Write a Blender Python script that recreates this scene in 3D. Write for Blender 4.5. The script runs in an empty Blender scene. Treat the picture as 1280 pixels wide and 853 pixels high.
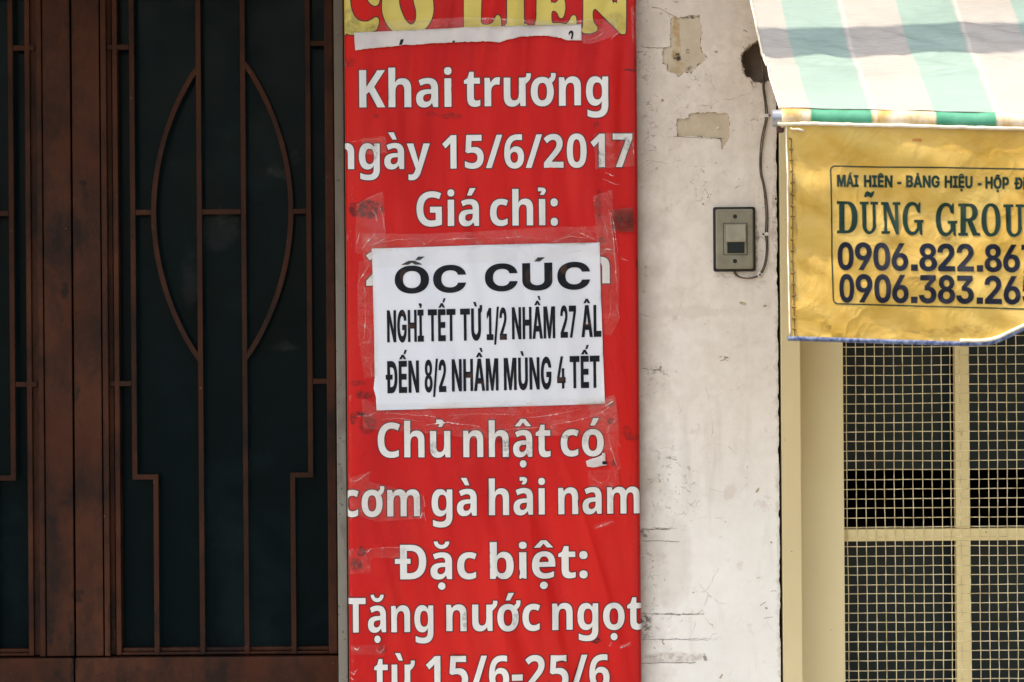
import bpy, bmesh, math, random
import numpy as np
from mathutils import Vector, noise
from mathutils.geometry import delaunay_2d_cdt

scene = bpy.context.scene
COL = scene.collection
random.seed(7)

# ------------------------------------------------------------------ camera
CZ = 1.75                 # height of the lens above the pavement
DIST = 5.0                # lens to wall
SC = 0.0015               # metres per reference unit on the wall plane
ROLL = 0.0078             # the photographer held the camera a hair crooked
cam_d = bpy.data.cameras.new('camera')
cam = bpy.data.objects.new('camera', cam_d)
COL.objects.link(cam)
cam.location = (0.0, -DIST, CZ)
cam.rotation_mode = 'XYZ'
cam.rotation_euler = (math.radians(90), ROLL, 0.0)
cam_d.sensor_width = 36.0
cam_d.lens = 36.0 * DIST / (1280 * SC)
cam_d.clip_start = 0.05
cam_d.clip_end = 2000
cam_d.dof.use_dof = True
cam_d.dof.focus_distance = DIST - 0.02
cam_d.dof.aperture_fstop = 9.0
scene.camera = cam

# ------------------------------------------------------------------ light
SUN_DIR = Vector((-0.40, -0.11, 0.91)).normalized()     # towards the sun
world = bpy.data.worlds.new('World')
scene.world = world
world.use_nodes = True
wn = world.node_tree.nodes
bgn = wn['Background']
sky = wn.new('ShaderNodeTexSky')
sky.sky_type = 'NISHITA'
sky.sun_disc = False
sky.sun_elevation = math.asin(SUN_DIR.z)
sky.sun_rotation = math.atan2(SUN_DIR.x, SUN_DIR.y)
sky.dust_density = 3.0
sky.air_density = 1.2
world.node_tree.links.new(sky.outputs['Color'], bgn.inputs['Color'])
bgn.inputs['Strength'].default_value = 0.15
sun_d = bpy.data.lights.new('sun', 'SUN')
sun_d.energy = 1.9
sun_d.angle = math.radians(0.8)
sun_d.color = (1.0, 0.95, 0.87)
sun = bpy.data.objects.new('sun', sun_d)
COL.objects.link(sun)
sun.rotation_euler = SUN_DIR.to_track_quat('Z', 'Y').to_euler()
sun.location = (-3, -3, 8)
scene.view_settings.view_transform = 'Standard'
scene.view_settings.look = 'None'
scene.view_settings.exposure = 1.55
scene.view_settings.gamma = 1.0
scene.view_settings.use_white_balance = True      # the camera's white balance was set for open shade
scene.view_settings.white_balance_temperature = 7700
scene.view_settings.white_balance_tint = 10
scene.render.engine = 'CYCLES'
scene.cycles.max_bounces = 8
scene.cycles.transparent_max_bounces = 12

# ------------------------------------------------------------------ helpers
def link(o, parent=None):
    COL.objects.link(o)
    if parent is not None:
        o.parent = parent
    return o

def tag(o, label=None, cat=None, group=None, kind=None):
    if label: o['label'] = label
    if cat: o['category'] = cat
    if group: o['group'] = group
    if kind: o['kind'] = kind
    return o

def empty(name, loc=(0, 0, 0)):
    """An Empty at a thing's base; its children are built in world metres."""
    o = bpy.data.objects.new(name, None)
    o.empty_display_size = 0.05
    o.location = loc
    return link(o)

def mesh_obj(name, verts, faces, mats, parent=None, face_mats=None, smooth=False):
    me = bpy.data.meshes.new(name)
    off = Vector(parent.location) if parent is not None else Vector((0, 0, 0))
    if parent is not None and parent.parent is not None:
        off = off + Vector(parent.parent.location)
    me.from_pydata([tuple(Vector(v) - off) for v in verts], [], faces)
    if not isinstance(mats, (list, tuple)): mats = [mats]
    for m in mats: me.materials.append(m)
    if face_mats is not None:
        me.polygons.foreach_set('material_index', face_mats)
    if smooth:
        me.polygons.foreach_set('use_smooth', [True] * len(me.polygons))
    me.update()
    o = bpy.data.objects.new(name, me)
    return link(o, parent)

class MB:
    """Collects boxes, prisms, ribbons and tubes into one mesh (world metres)."""
    def __init__(s): s.v = []; s.f = []; s.m = []
    def add(s, v, f, m=0):
        b = len(s.v); s.v += [tuple(p) for p in v]
        s.f += [tuple(i + b for i in q) for q in f]; s.m += [m] * len(f)
    def box(s, x0, x1, y0, y1, z0, z1, m=0, bev=0.0):
        if x0 > x1: x0, x1 = x1, x0
        if y0 > y1: y0, y1 = y1, y0
        if z0 > z1: z0, z1 = z1, z0
        if bev <= 0:
            v = [(x, y, z) for z in (z0, z1) for y in (y0, y1) for x in (x0, x1)]
            f = [(0, 2, 3, 1), (4, 5, 7, 6), (0, 1, 5, 4), (2, 6, 7, 3), (0, 4, 6, 2), (1, 3, 7, 5)]
            s.add(v, f, m); return
        bm = bmesh.new()
        bmesh.ops.create_cube(bm, size=1)
        for q in bm.verts:
            q.co = ((x0 + x1) / 2 + q.co.x * (x1 - x0), (y0 + y1) / 2 + q.co.y * (y1 - y0), (z0 + z1) / 2 + q.co.z * (z1 - z0))
        bmesh.ops.bevel(bm, geom=bm.edges[:], offset=bev, segments=2, affect='EDGES', profile=0.6)
        bm.verts.index_update()
        s.add([q.co.copy() for q in bm.verts], [[q.index for q in f.verts] for f in bm.faces], m)
        bm.free()
    def ribbon(s, pts, w, y0, y1, m=0):
        """a flat bar bent along pts (x, z) in the wall's plane, from depth y0 to y1"""
        n = len(pts); L = []; R = []
        for i, p in enumerate(pts):
            d0 = Vector(pts[i]) - Vector(pts[i - 1]) if i > 0 else None
            d1 = Vector(pts[i + 1]) - Vector(p) if i < n - 1 else None
            if d0 is None: d0 = d1
            if d1 is None: d1 = d0
            d0 = d0.normalized(); d1 = d1.normalized()
            n0 = Vector((-d0.y, d0.x)); n1 = Vector((-d1.y, d1.x))
            mt = (n0 + n1); mt.normalize()
            k = w / 2 / max(0.35, mt.dot(n0))
            L.append((p[0] + mt.x * k, p[1] + mt.y * k)); R.append((p[0] - mt.x * k, p[1] - mt.y * k))
        v = []
        for l, r in zip(L, R):
            v += [(l[0], y0, l[1]), (r[0], y0, r[1]), (l[0], y1, l[1]), (r[0], y1, r[1])]
        f = []
        for i in range(n - 1):
            a = 4 * i; b = a + 4
            f += [(a, a + 1, b + 1, b), (a + 2, b + 2, b + 3, a + 3), (a, b, b + 2, a + 2), (a + 1, a + 3, b + 3, b + 1)]
        f += [(0, 2, 3, 1), (4 * n - 4, 4 * n - 3, 4 * n - 1, 4 * n - 2)]
        s.add(v, f, m)
    def tube(s, pts, r, seg=8, m=0, caps=True):
        n = len(pts); P = [Vector(p) for p in pts]; base = len(s.v)
        rr = r if isinstance(r, (list, tuple)) else [r] * n
        up = None; V = []
        for i in range(n):
            t = (P[min(i + 1, n - 1)] - P[max(i - 1, 0)]).normalized()
            if up is None:
                up = Vector((0, 0, 1)) if abs(t.z) < 0.9 else Vector((1, 0, 0))
            a = (up - t * up.dot(t)).normalized(); up = a; b = t.cross(a)
            for k in range(seg):
                q = 2 * math.pi * k / seg
                V.append(P[i] + (a * math.cos(q) + b * math.sin(q)) * rr[i])
        F = []
        for i in range(n - 1):
            for k in range(seg):
                k2 = (k + 1) % seg
                F.append((i * seg + k, i * seg + k2, (i + 1) * seg + k2, (i + 1) * seg + k))
        if caps:
            F.append(tuple(range(seg))[::-1]); F.append(tuple((n - 1) * seg + k for k in range(seg)))
        s.add(V, F, m)
    def build(s, name, mats, parent=None, smooth=False):
        return mesh_obj(name, s.v, s.f, mats, parent, s.m, smooth)

def P(px, py, y=0.0):
    """reference point (1280 x 853 grid) -> world (x, z) on the plane at depth y"""
    k = SC * (DIST + y) / DIST
    u = (px - 640) * k; v = (426.5 - py) * k
    c, s_ = math.cos(ROLL), math.sin(ROLL)
    return (u * c + v * s_, CZ - u * s_ + v * c)

def A(X, Y, y=0.0):
    """the same for upright architecture (already levelled)"""
    k = SC * (DIST + y) / DIST
    return ((X - 640) * k, CZ + (426.5 - Y) * k)

def U(n, y=0.0):
    return n * SC * (DIST + y) / DIST

def fbm(x, y, z=0.0, o=4):
    return noise.fractal(Vector((x, y, z)), 0.9, 2.1, o)

# ------------------------------------------------------------------ filled outlines
def fill(contours, grid=0.0, cuts=()):
    """triangulate outlines (non-zero winding) with optional inner grid points"""
    V = []; E = []
    for c in contours:
        b = len(V); n = len(c)
        V += [Vector(p) for p in c]
        E += [(b + i, b + (i + 1) % n) for i in range(n)]
    ea = np.array([[V[a].x, V[a].y, V[b].x, V[b].y] for a, b in E])
    if grid > 0:
        mn = ea[:, :2].min(0); mx = ea[:, :2].max(0)
        gx = np.arange(math.floor(mn[0] / grid), math.ceil(mx[0] / grid) + 1) * grid
        gz = np.arange(math.floor(mn[1] / grid), math.ceil(mx[1] / grid) + 1) * grid
        G = np.array([(x + (grid * 0.5 if j % 2 else 0) * 0.9, z) for j, z in enumerate(gz) for x in gx])
        w = winding(G, ea) != 0
        V += [Vector(p) for p in G[w]]
    zs_ = ea[:, 1]
    for cx in cuts:
        if ea[:, 0].min() < cx < ea[:, 0].max():
            V += [Vector((cx, zs_.min() - .001)), Vector((cx, zs_.max() + .001))]; E = E + [(len(V) - 2, len(V) - 1)]
    r = delaunay_2d_cdt(V, E, [], 0, 1e-7)
    vo = np.array([[p.x, p.y] for p in r[0]]); F = r[2]
    ct = np.array([vo[list(f)].mean(0) for f in F])
    w = winding(ct, ea) != 0
    return vo, [tuple(f) for f, k in zip(F, w) if k]

def winding(Q, ea):
    out = np.zeros(len(Q), int)
    x0, y0, x1, y1 = ea.T
    for s in range(0, len(Q), 4000):
        q = Q[s:s + 4000]; qx = q[:, :1]; qy = q[:, 1:2]
        up = (y0 <= qy) & (y1 > qy); dn = (y0 > qy) & (y1 <= qy)
        side = (x1 - x0) * (qy - y0) - (qx - x0) * (y1 - y0)
        out[s:s + 4000] = (up & (side > 0)).sum(1) - (dn & (side < 0)).sum(1)
    return out

def area(c):
    return 0.5 * sum(c[i - 1][0] * c[i][1] - c[i][0] * c[i - 1][1] for i in range(len(c)))

def grow(c, d):
    """push an outline d outwards (outer outlines run clockwise in x right, z up)"""
    n = len(c); out = []
    for i in range(n):
        p = Vector(c[i]); a = p - Vector(c[i - 1]); b = Vector(c[(i + 1) % n]) - p
        if a.length < 1e-9 or b.length < 1e-9: out.append(tuple(p)); continue
        a.normalize(); b.normalize()
        na = Vector((-a.y, a.x)); nb = Vector((-b.y, b.x)); m = na + nb
        if m.length < 1e-6: m = na.copy()
        m.normalize(); k = d / max(0.6, m.dot(na))
        out.append((p.x + m.x * k, p.y + m.y * k))
    return out

def sheet(layers, surf, grid, name, mats, parent=None, smooth=True, cuts=()):
    """layers: list of (contours, lift, material index, thickness) laid on surf(s, z, lift) -> xyz"""
    v = []; f = []; m = []
    for cs, lift, mi, th in layers:
        vo, tr = fill(cs, grid, cuts)
        if cuts: tr = [t for t in tr if cuts[0] < vo[list(t)][:, 0].mean() < cuts[-1]]
        b = len(v)
        v += [surf(p[0], p[1], lift) for p in vo]
        tri = []
        for t in tr:
            a = (vo[t[1]] - vo[t[0]]); c = (vo[t[2]] - vo[t[0]])
            if a[0] * c[1] - a[1] * c[0] < 0: t = (t[0], t[2], t[1])
            tri.append(t)
        f += [tuple(i + b for i in t) for t in tri]; m += [mi] * len(tri)
        if th > 0:      # skirts down to the surface give the layer a real edge
            cnt = {}
            for t in tri:
                for i in range(3):
                    e = (t[i], t[(i + 1) % 3]); cnt[e] = 1
            bd = [e for e in cnt if (e[1], e[0]) not in cnt]
            used = {}
            for e in bd:
                for i in e:
                    if i not in used:
                        used[i] = len(v); v.append(surf(vo[i][0], vo[i][1], lift - th))
            for a, c in bd:
                f.append((c + b, a + b, used[a], used[c])); m.append(mi)
    return mesh_obj(name, v, f, mats, parent, m, smooth)

GLYPHS = {
 'N': {
  '-': '320|29 205 29 331 291 331 291 205',
  '/': '417|7 0 273 714 412 714 146 0',
  '0': '564|524 357 523 302 518 251 511 204 501 161 487 122 470 88 449 59 424 35 395 15 362 1 324 -7 282 -10 230 -5 185 9 146 33 113 66 86 108 66 158 51 217 43 283 40 357 43 431 51 498 64 556 83 606 109 648 141 681 180 705 227 720 282 724 334 720 379 705 418 681 451 648 477 606 498 556 513 497 521 431|189 357 190 305 193 260 198 221 205 188 214 161 226 140 241 125 260 116 282 113 304 116 322 125 337 139 349 160 359 187 366 221 371 260 374 305 375 357 374 408 371 453 366 493 359 526 349 553 337 574 322 590 304 599 282 602 260 599 241 590 226 574 214 553 205 526 198 493 193 454 190 408',
  '1': '564|410 0 260 0 260 411 260 424 260 438 260 453 260 468 261 485 261 502 262 518 263 534 263 549 255 540 247 532 239 524 231 516 223 508 214 500 137 435 58 531 278 714 410 714',
  '2': '564|520 0 36 0 36 105 209 287 241 323 269 354 293 381 312 406 327 428 338 449 346 470 350 492 352 514 349 540 341 561 327 577 309 588 288 595 264 597 238 595 214 589 190 579 166 565 141 547 115 525 34 623 55 641 76 658 99 674 123 688 149 700 177 710 207 718 241 722 277 724 321 721 361 713 396 700 427 681 452 659 473 632 489 601 498 568 501 531 499 494 492 458 480 425 464 394 443 362 418 330 388 297 354 261 316 223 225 131 225 127 520 127',
  '5': '564|297 456 338 453 375 445 409 430 440 410 466 384 487 354 502 319 512 279 515 234 511 185 501 141 484 102 460 68 429 41 392 19 349 3 298 -7 241 -10 204 -9 169 -6 136 0 106 7 78 17 52 28 52 157 78 145 107 134 139 124 171 117 202 113 232 111 258 113 282 117 303 124 321 134 336 147 348 163 356 182 362 203 363 227 360 260 349 287 330 309 304 325 269 334 227 337 210 337 191 335 173 332 155 329 138 325 123 321 65 354 91 714 468 714 468 586 218 586 207 447 218 449 231 451 244 453 260 455 277 456',
  '6': '564|41 303 42 345 45 386 50 427 57 467 67 505 80 541 97 576 117 607 141 636 169 662 202 683 239 701 282 714 330 721 385 724 400 724 416 723 434 722 451 720 467 718 480 716 480 595 467 598 453 601 438 603 422 604 404 605 385 605 349 603 317 598 290 589 265 577 245 562 228 543 214 522 202 499 193 473 187 444 182 414 180 382 185 382 195 397 206 412 218 425 232 436 248 446 266 454 285 460 307 464 332 465 370 462 405 453 436 438 463 418 486 392 504 361 517 325 525 284 527 238 524 189 515 145 499 106 477 71 450 43 418 20 381 3 339 -7 292 -10 257 -8 224 -2 193 9 164 24 137 43 113 67 92 95 74 128 60 165 50 207 43 253|290 111 315 115 337 125 356 142 370 166 379 197 382 236 379 268 372 296 359 318 342 335 320 344 292 348 272 346 254 341 238 333 224 323 213 310 203 296 196 281 192 266 191 249 192 233 194 217 197 200 202 184 208 170 215 156 224 143 234 133 246 124 259 117 274 113',
  '7': '564|111 0 367 587 40 587 40 714 525 714 525 618 268 0',
  ':': '278|54 71 56 98 65 119 78 135 96 145 117 152 139 154 162 152 182 145 199 135 213 119 221 98 224 71 221 44 213 23 199 7 182 -4 162 -10 139 -12 117 -10 96 -4 79 7 65 23 56 44|54 473 56 500 65 521 78 537 96 547 117 554 139 556 162 554 182 547 199 537 213 521 221 500 224 473 221 446 213 425 199 409 182 398 162 391 139 389 117 391 96 398 79 409 65 425 56 446',
  'C': '619|385 598 359 596 334 591 311 581 290 569 272 552 255 533 241 510 230 485 221 456 214 425 210 391 209 355 211 307 218 264 229 226 245 193 265 166 290 144 319 128 353 119 391 116 421 117 450 121 478 127 506 135 533 144 560 154 560 26 532 14 503 5 473 -1 442 -6 409 -9 373 -10 305 -5 245 10 194 35 150 69 115 112 88 163 69 221 57 286 53 356 56 409 63 458 75 504 92 547 113 586 139 621 169 651 204 677 243 697 286 712 333 721 385 724 419 723 454 719 489 713 523 704 557 692 589 678 541 557 517 568 492 577 467 586 441 593 414 597',
  'G': '712|369 402 644 402 644 31 606 19 566 9 524 1 480 -5 434 -9 386 -10 320 -5 261 9 208 32 162 65 124 106 93 157 71 216 58 283 53 358 58 430 72 494 95 552 127 603 168 645 218 679 275 704 341 719 415 724 455 723 495 719 533 712 568 703 601 692 632 680 583 559 557 570 531 580 503 588 474 593 445 597 414 598 371 595 332 584 299 567 271 544 249 515 231 481 219 443 211 401 209 355 211 308 218 266 230 228 247 195 268 167 294 145 325 129 361 119 402 116 420 117 438 118 456 120 473 122 487 125 500 128 500 281 369 281',
  'K': '639|640 0 469 0 293 298 233 253 233 0 82 0 82 714 233 714 233 387 244 405 257 422 270 440 284 458 297 476 311 494 471 714 638 714 401 397',
  'T': '556|353 0 203 0 203 588 18 588 18 714 537 714 537 588 353 588',
  'a': '579|307 556 368 551 418 535 458 508 487 470 505 422 511 364 511 0 407 0 379 74 375 74 360 56 345 40 329 26 313 15 294 6 275 -1 253 -6 228 -9 201 -10 170 -8 142 -1 116 9 94 24 74 44 59 67 47 94 41 126 38 161 45 214 65 256 98 290 144 315 204 330 275 338 364 341 364 359 361 388 354 411 342 427 326 438 307 445 283 447 260 446 235 442 211 435 186 427 161 417 136 406 93 508 123 522 155 534 189 543 226 550 265 555|309 251 269 247 238 239 216 227 201 211 192 191 189 167 191 146 197 129 208 116 221 107 238 101 257 99 286 102 311 112 333 127 350 149 360 176 364 207 364 253',
  'b': '613|219 581 218 562 218 543 217 525 216 507 214 491 213 475 219 475 235 498 254 517 277 533 303 546 333 554 368 556 424 548 471 524 512 484 542 429 561 359 567 274 564 216 556 164 542 118 523 79 499 47 471 22 439 4 403 -6 365 -10 329 -8 299 -1 275 11 254 25 235 41 219 59 209 59 185 0 71 0 71 760 219 760|320 437 297 435 278 430 261 421 247 408 237 392 229 372 223 348 220 320 219 288 219 268 221 220 229 181 241 150 260 128 287 115 322 111 351 115 374 129 392 152 406 185 413 226 416 276 413 325 406 365 393 397 374 419 350 433',
  'c': '499|301 -10 251 -7 206 3 166 20 131 43 101 74 77 112 59 157 49 210 45 270 49 332 61 385 79 431 105 470 136 501 173 526 215 543 261 553 311 556 341 555 370 552 398 547 425 539 449 530 472 520 428 407 409 415 389 422 370 428 351 433 331 435 312 436 288 434 267 428 249 418 233 404 220 385 210 363 202 337 198 306 196 271 198 237 202 207 210 181 220 160 233 142 249 128 267 119 288 113 311 111 337 112 363 116 388 122 412 130 435 141 457 152 457 31 436 19 413 9 389 1 362 -5 333 -9',
  'g': '613|247 556 281 554 311 547 337 535 360 520 381 500 399 477 403 477 416 546 542 546 542 1 539 -49 529 -93 513 -131 490 -164 461 -191 425 -212 382 -228 331 -237 274 -240 235 -239 199 -237 165 -232 134 -226 104 -217 76 -206 76 -80 105 -93 135 -103 166 -111 197 -117 232 -121 269 -122 307 -119 338 -109 362 -94 380 -72 391 -45 394 -12 394 1 395 11 395 22 396 35 397 47 398 60 399 71 394 71 378 48 358 28 335 12 309 0 279 -8 245 -10 188 -2 140 22 100 63 70 119 51 188 45 272 52 356 70 426 100 482 141 523 190 548|294 438 274 436 256 430 240 419 227 404 216 385 207 362 201 336 197 305 196 270 199 220 207 179 221 147 241 125 266 112 297 107 315 108 331 111 345 116 358 123 369 132 378 143 386 156 392 171 397 188 400 207 402 228 403 252 403 275 401 310 398 340 392 366 383 389 372 406 358 420 340 430 319 436',
  'h': '628|219 605 218 578 218 553 216 530 215 509 213 491 211 476 219 476 231 494 244 509 259 522 275 533 292 541 310 548 330 552 350 555 371 556 408 554 441 547 470 535 496 518 518 497 536 470 549 438 557 400 560 357 560 0 412 0 412 319 409 355 403 384 392 407 376 424 355 433 330 437 303 434 281 427 263 416 249 400 237 380 229 356 223 327 220 294 219 257 219 0 71 0 71 760 219 760',
  'i': '291|219 546 219 0 71 0 71 546|146 761 167 759 186 754 203 745 216 731 224 712 226 687 224 663 216 644 203 630 186 621 167 616 146 614 124 616 105 621 89 630 76 644 68 663 66 687 68 712 76 731 89 745 105 754 124 759',
  'm': '941|691 556 746 551 791 535 827 509 853 471 868 420 873 356 873 0 726 0 726 319 723 357 717 387 706 409 691 424 671 434 647 437 613 432 587 418 568 395 556 363 548 322 545 273 545 0 398 0 398 319 397 344 394 367 389 386 383 402 374 414 364 424 352 431 337 435 320 437 296 434 276 427 259 416 246 400 235 380 228 355 223 326 220 294 219 257 219 0 71 0 71 546 185 546 206 476 211 476 222 492 234 507 249 520 265 530 282 540 302 547 323 552 345 555 368 556 406 554 438 547 466 535 490 519 510 499 526 475 532 475 551 500 573 520 599 536 627 547 658 554',
  'n': '628|373 556 427 551 472 535 510 509 537 471 554 420 560 357 560 0 412 0 412 319 410 355 403 384 392 407 377 424 355 433 329 437 291 432 262 417 242 391 229 356 221 311 219 257 219 0 71 0 71 546 185 546 204 474 211 474 223 491 237 506 252 519 269 530 287 540 307 547 328 552 350 555',
  'r': '433|363 556 373 556 383 556 394 555 404 553 413 552 421 550 406 409 399 411 390 412 381 414 371 415 359 416 346 416 331 415 316 412 301 408 286 402 272 394 259 384 248 372 238 358 230 342 224 323 220 302 219 278 219 0 71 0 71 546 183 546 205 455 212 455 223 473 236 490 250 506 266 520 283 533 302 543 321 550 342 555',
  't': '406|298 109 313 110 327 111 341 114 354 117 367 121 380 125 380 15 363 8 345 2 326 -3 304 -7 280 -9 255 -10 223 -8 195 -3 168 6 145 20 126 39 110 62 98 92 91 128 88 171 88 434 20 434 20 498 100 546 141 662 237 662 237 546 374 546 374 434 237 434 237 179 239 157 244 140 253 126 265 117 280 111',
  'y': '552|0 546 156 546 253 241 256 231 259 220 262 210 265 199 268 188 270 177 273 167 274 156 275 146 279 146 282 161 286 176 290 192 294 209 299 225 304 241 399 546 552 546 337 -51 322 -89 304 -124 285 -154 264 -180 240 -202 213 -218 183 -230 148 -238 109 -240 94 -240 80 -239 67 -238 55 -236 45 -234 35 -232 35 -114 43 -115 51 -117 61 -118 71 -119 81 -120 91 -120 110 -119 126 -115 141 -108 153 -99 164 -88 174 -75 182 -61 190 -44 197 -27 209 4',
  'à': '579|307 556 368 551 418 535 458 508 487 470 505 422 511 364 511 0 407 0 379 74 375 74 360 56 345 40 329 26 313 15 294 6 275 -1 253 -6 228 -9 201 -10 170 -8 142 -1 116 9 94 24 74 44 59 67 47 94 41 126 38 161 45 214 65 256 98 290 144 315 204 330 275 338 364 341 364 359 361 388 354 411 342 427 326 438 307 445 283 447 260 446 235 442 211 435 186 427 161 417 136 406 93 508 123 522 155 534 189 543 226 550 265 555|309 251 269 247 238 239 216 227 201 211 192 191 189 167 191 146 197 129 208 116 221 107 238 101 257 99 286 102 311 112 333 127 350 149 360 176 364 207 364 253|236 630 134 783 272 783 340 630',
  'á': '579|307 556 368 551 418 535 458 508 487 470 505 422 511 364 511 0 407 0 379 74 375 74 360 56 345 40 329 26 313 15 294 6 275 -1 253 -6 228 -9 201 -10 170 -8 142 -1 116 9 94 24 74 44 59 67 47 94 41 126 38 161 45 214 65 256 98 290 144 315 204 330 275 338 364 341 364 359 361 388 354 411 342 427 326 438 307 445 283 447 260 446 235 442 211 435 186 427 161 417 136 406 93 508 123 522 155 534 189 543 226 550 265 555|309 251 269 247 238 239 216 227 201 211 192 191 189 167 191 146 197 129 208 116 221 107 238 101 257 99 286 102 311 112 333 127 350 149 360 176 364 207 364 253|232 630 300 783 438 783 338 630',
  'ó': '605|559 274 557 232 551 192 541 155 528 122 511 92 491 66 467 43 440 24 410 9 377 -1 340 -8 301 -10 264 -8 230 -1 197 9 167 24 140 43 116 65 96 92 78 122 64 155 54 192 48 232 45 274 49 331 59 382 76 427 99 466 129 498 164 523 205 542 252 553 304 556 352 553 396 542 436 524 472 498 502 467 526 428 544 383 555 332|196 274 197 240 201 210 207 182 216 159 227 139 242 124 259 113 279 107 303 104 326 107 346 113 363 124 378 139 389 159 397 182 403 209 407 240 408 274 407 309 403 339 397 366 389 389 377 408 363 422 346 433 326 440 302 442 268 437 241 423 221 399 207 366 199 324|248 630 316 783 454 783 352 630',
  'Đ': '707|654 369 649 292 634 224 610 165 577 114 535 73 486 41 428 18 364 5 293 0 82 0 82 714 310 714 379 710 441 696 495 674 543 644 582 605 613 558 636 503 649 440|497 363 495 412 488 454 476 491 459 521 437 546 411 565 381 579 346 587 306 590 232 590 232 125 291 125 355 132 407 152 447 185 475 231 492 290|-30 322 -30 425 310 425 310 322',
  'ơ': '605|559 274 557 232 551 192 541 155 528 122 511 92 491 66 467 43 440 24 410 9 377 -1 340 -8 301 -10 264 -8 230 -1 197 9 167 24 140 43 116 65 96 92 78 122 64 155 54 192 48 232 45 274 49 331 59 382 76 427 99 466 129 498 164 523 205 542 252 553 304 556 352 553 396 542 436 524 472 498 502 467 526 428 544 383 555 332|196 274 197 240 201 210 207 182 216 159 227 139 242 124 259 113 279 107 303 104 326 107 346 113 363 124 378 139 389 159 397 182 403 209 407 240 408 274 407 309 403 339 397 366 389 389 377 408 363 422 346 433 326 440 302 442 268 437 241 423 221 399 207 366 199 324|459 390 459 536 492 550 504 580 500 628 602 628 606 585 592 520 559 475 524 445',
  'ư': '628|557 546 557 0 443 0 424 70 416 70 404 52 390 37 374 24 357 14 338 5 319 -2 298 -6 277 -9 255 -10 219 -8 186 -1 156 11 130 28 108 50 91 77 78 109 71 147 68 190 68 546 216 546 216 228 218 192 225 163 236 140 251 123 272 113 298 110 325 112 347 119 366 130 380 146 392 166 400 190 405 219 408 251 409 287 409 546|532 400 532 546 565 560 577 590 573 628 675 628 679 585 665 530 632 485 597 455',
  'ả': '579|307 556 368 551 418 535 458 508 487 470 505 422 511 364 511 0 407 0 379 74 375 74 360 56 345 40 329 26 313 15 294 6 275 -1 253 -6 228 -9 201 -10 170 -8 142 -1 116 9 94 24 74 44 59 67 47 94 41 126 38 161 45 214 65 256 98 290 144 315 204 330 275 338 364 341 364 359 361 388 354 411 342 427 326 438 307 445 283 447 260 446 235 442 211 435 186 427 161 417 136 406 93 508 123 522 155 534 189 543 226 550 265 555|309 251 269 247 238 239 216 227 201 211 192 191 189 167 191 146 197 129 208 116 221 107 238 101 257 99 286 102 311 112 333 127 350 149 360 176 364 207 364 253|326 630 238 630 276 697 278 700 278 702 278 704 276 705 274 706 270 706 192 706 192 783 270 783 296 781 318 778 336 772 350 764 362 754 370 743 374 731 374 719 374 705 370 692 362 679 354 666',
  'ậ': '579|307 556 368 551 418 535 458 508 487 470 505 422 511 364 511 0 407 0 379 74 375 74 360 56 345 40 329 26 313 15 294 6 275 -1 253 -6 228 -9 201 -10 170 -8 142 -1 116 9 94 24 74 44 59 67 47 94 41 126 38 161 45 214 65 256 98 290 144 315 204 330 275 338 364 341 364 359 361 388 354 411 342 427 326 438 307 445 283 447 260 446 235 442 211 435 186 427 161 417 136 406 93 508 123 522 155 534 189 543 226 550 265 555|309 251 269 247 238 239 216 227 201 211 192 191 189 167 191 146 197 129 208 116 221 107 238 101 257 99 286 102 311 112 333 127 350 149 360 176 364 207 364 253|216 634 86 634 86 637 230 783 344 783 486 637 486 634 356 634 286 716|282 -223 262 -220 242 -213 226 -200 212 -184 204 -166 202 -146 204 -126 212 -108 226 -92 242 -80 262 -72 282 -70 304 -72 324 -80 340 -92 354 -108 362 -126 364 -146 362 -166 354 -184 340 -200 324 -213 304 -220',
  'ặ': '579|307 556 368 551 418 535 458 508 487 470 505 422 511 364 511 0 407 0 379 74 375 74 360 56 345 40 329 26 313 15 294 6 275 -1 253 -6 228 -9 201 -10 170 -8 142 -1 116 9 94 24 74 44 59 67 47 94 41 126 38 161 45 214 65 256 98 290 144 315 204 330 275 338 364 341 364 359 361 388 354 411 342 427 326 438 307 445 283 447 260 446 235 442 211 435 186 427 161 417 136 406 93 508 123 522 155 534 189 543 226 550 265 555|309 251 269 247 238 239 216 227 201 211 192 191 189 167 191 146 197 129 208 116 221 107 238 101 257 99 286 102 311 112 333 127 350 149 360 176 364 207 364 253|286 628 256 630 226 637 200 648 176 663 156 681 138 703 126 727 118 753 116 780 204 780 206 761 214 744 226 730 244 718 264 711 286 709 308 711 328 718 346 730 358 744 366 761 370 780 458 780 454 753 448 727 434 703 418 682 398 663 374 648 346 637 318 630|282 -223 262 -220 242 -213 226 -200 212 -184 204 -166 202 -146 204 -126 212 -108 226 -92 242 -80 262 -72 282 -70 304 -72 324 -80 340 -92 354 -108 362 -126 364 -146 362 -166 354 -184 340 -200 324 -213 304 -220',
  'ệ': '576|295 556 343 553 385 543 423 527 456 505 483 477 504 443 520 403 530 358 533 308 533 235 195 235 200 196 212 163 231 137 258 117 291 105 330 101 362 102 392 106 419 111 446 119 474 129 503 141 503 29 476 16 448 7 420 -1 389 -6 354 -9 314 -10 263 -7 216 4 174 21 136 45 105 76 79 114 61 159 49 211 45 270 49 329 59 382 77 428 100 467 129 499 164 524 204 542 247 553|299 450 272 447 249 437 229 421 214 399 203 370 198 335 394 335 393 357 390 376 384 394 375 410 365 424 352 435 337 443 319 448|220 634 88 634 88 637 232 783 346 783 490 637 490 634 358 634 290 716|290 -223 268 -220 250 -213 232 -200 218 -184 210 -166 208 -146 210 -126 218 -108 232 -92 250 -80 268 -72 290 -70 312 -72 330 -80 348 -92 362 -108 370 -126 372 -146 370 -166 362 -184 348 -200 330 -213 312 -220',
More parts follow.
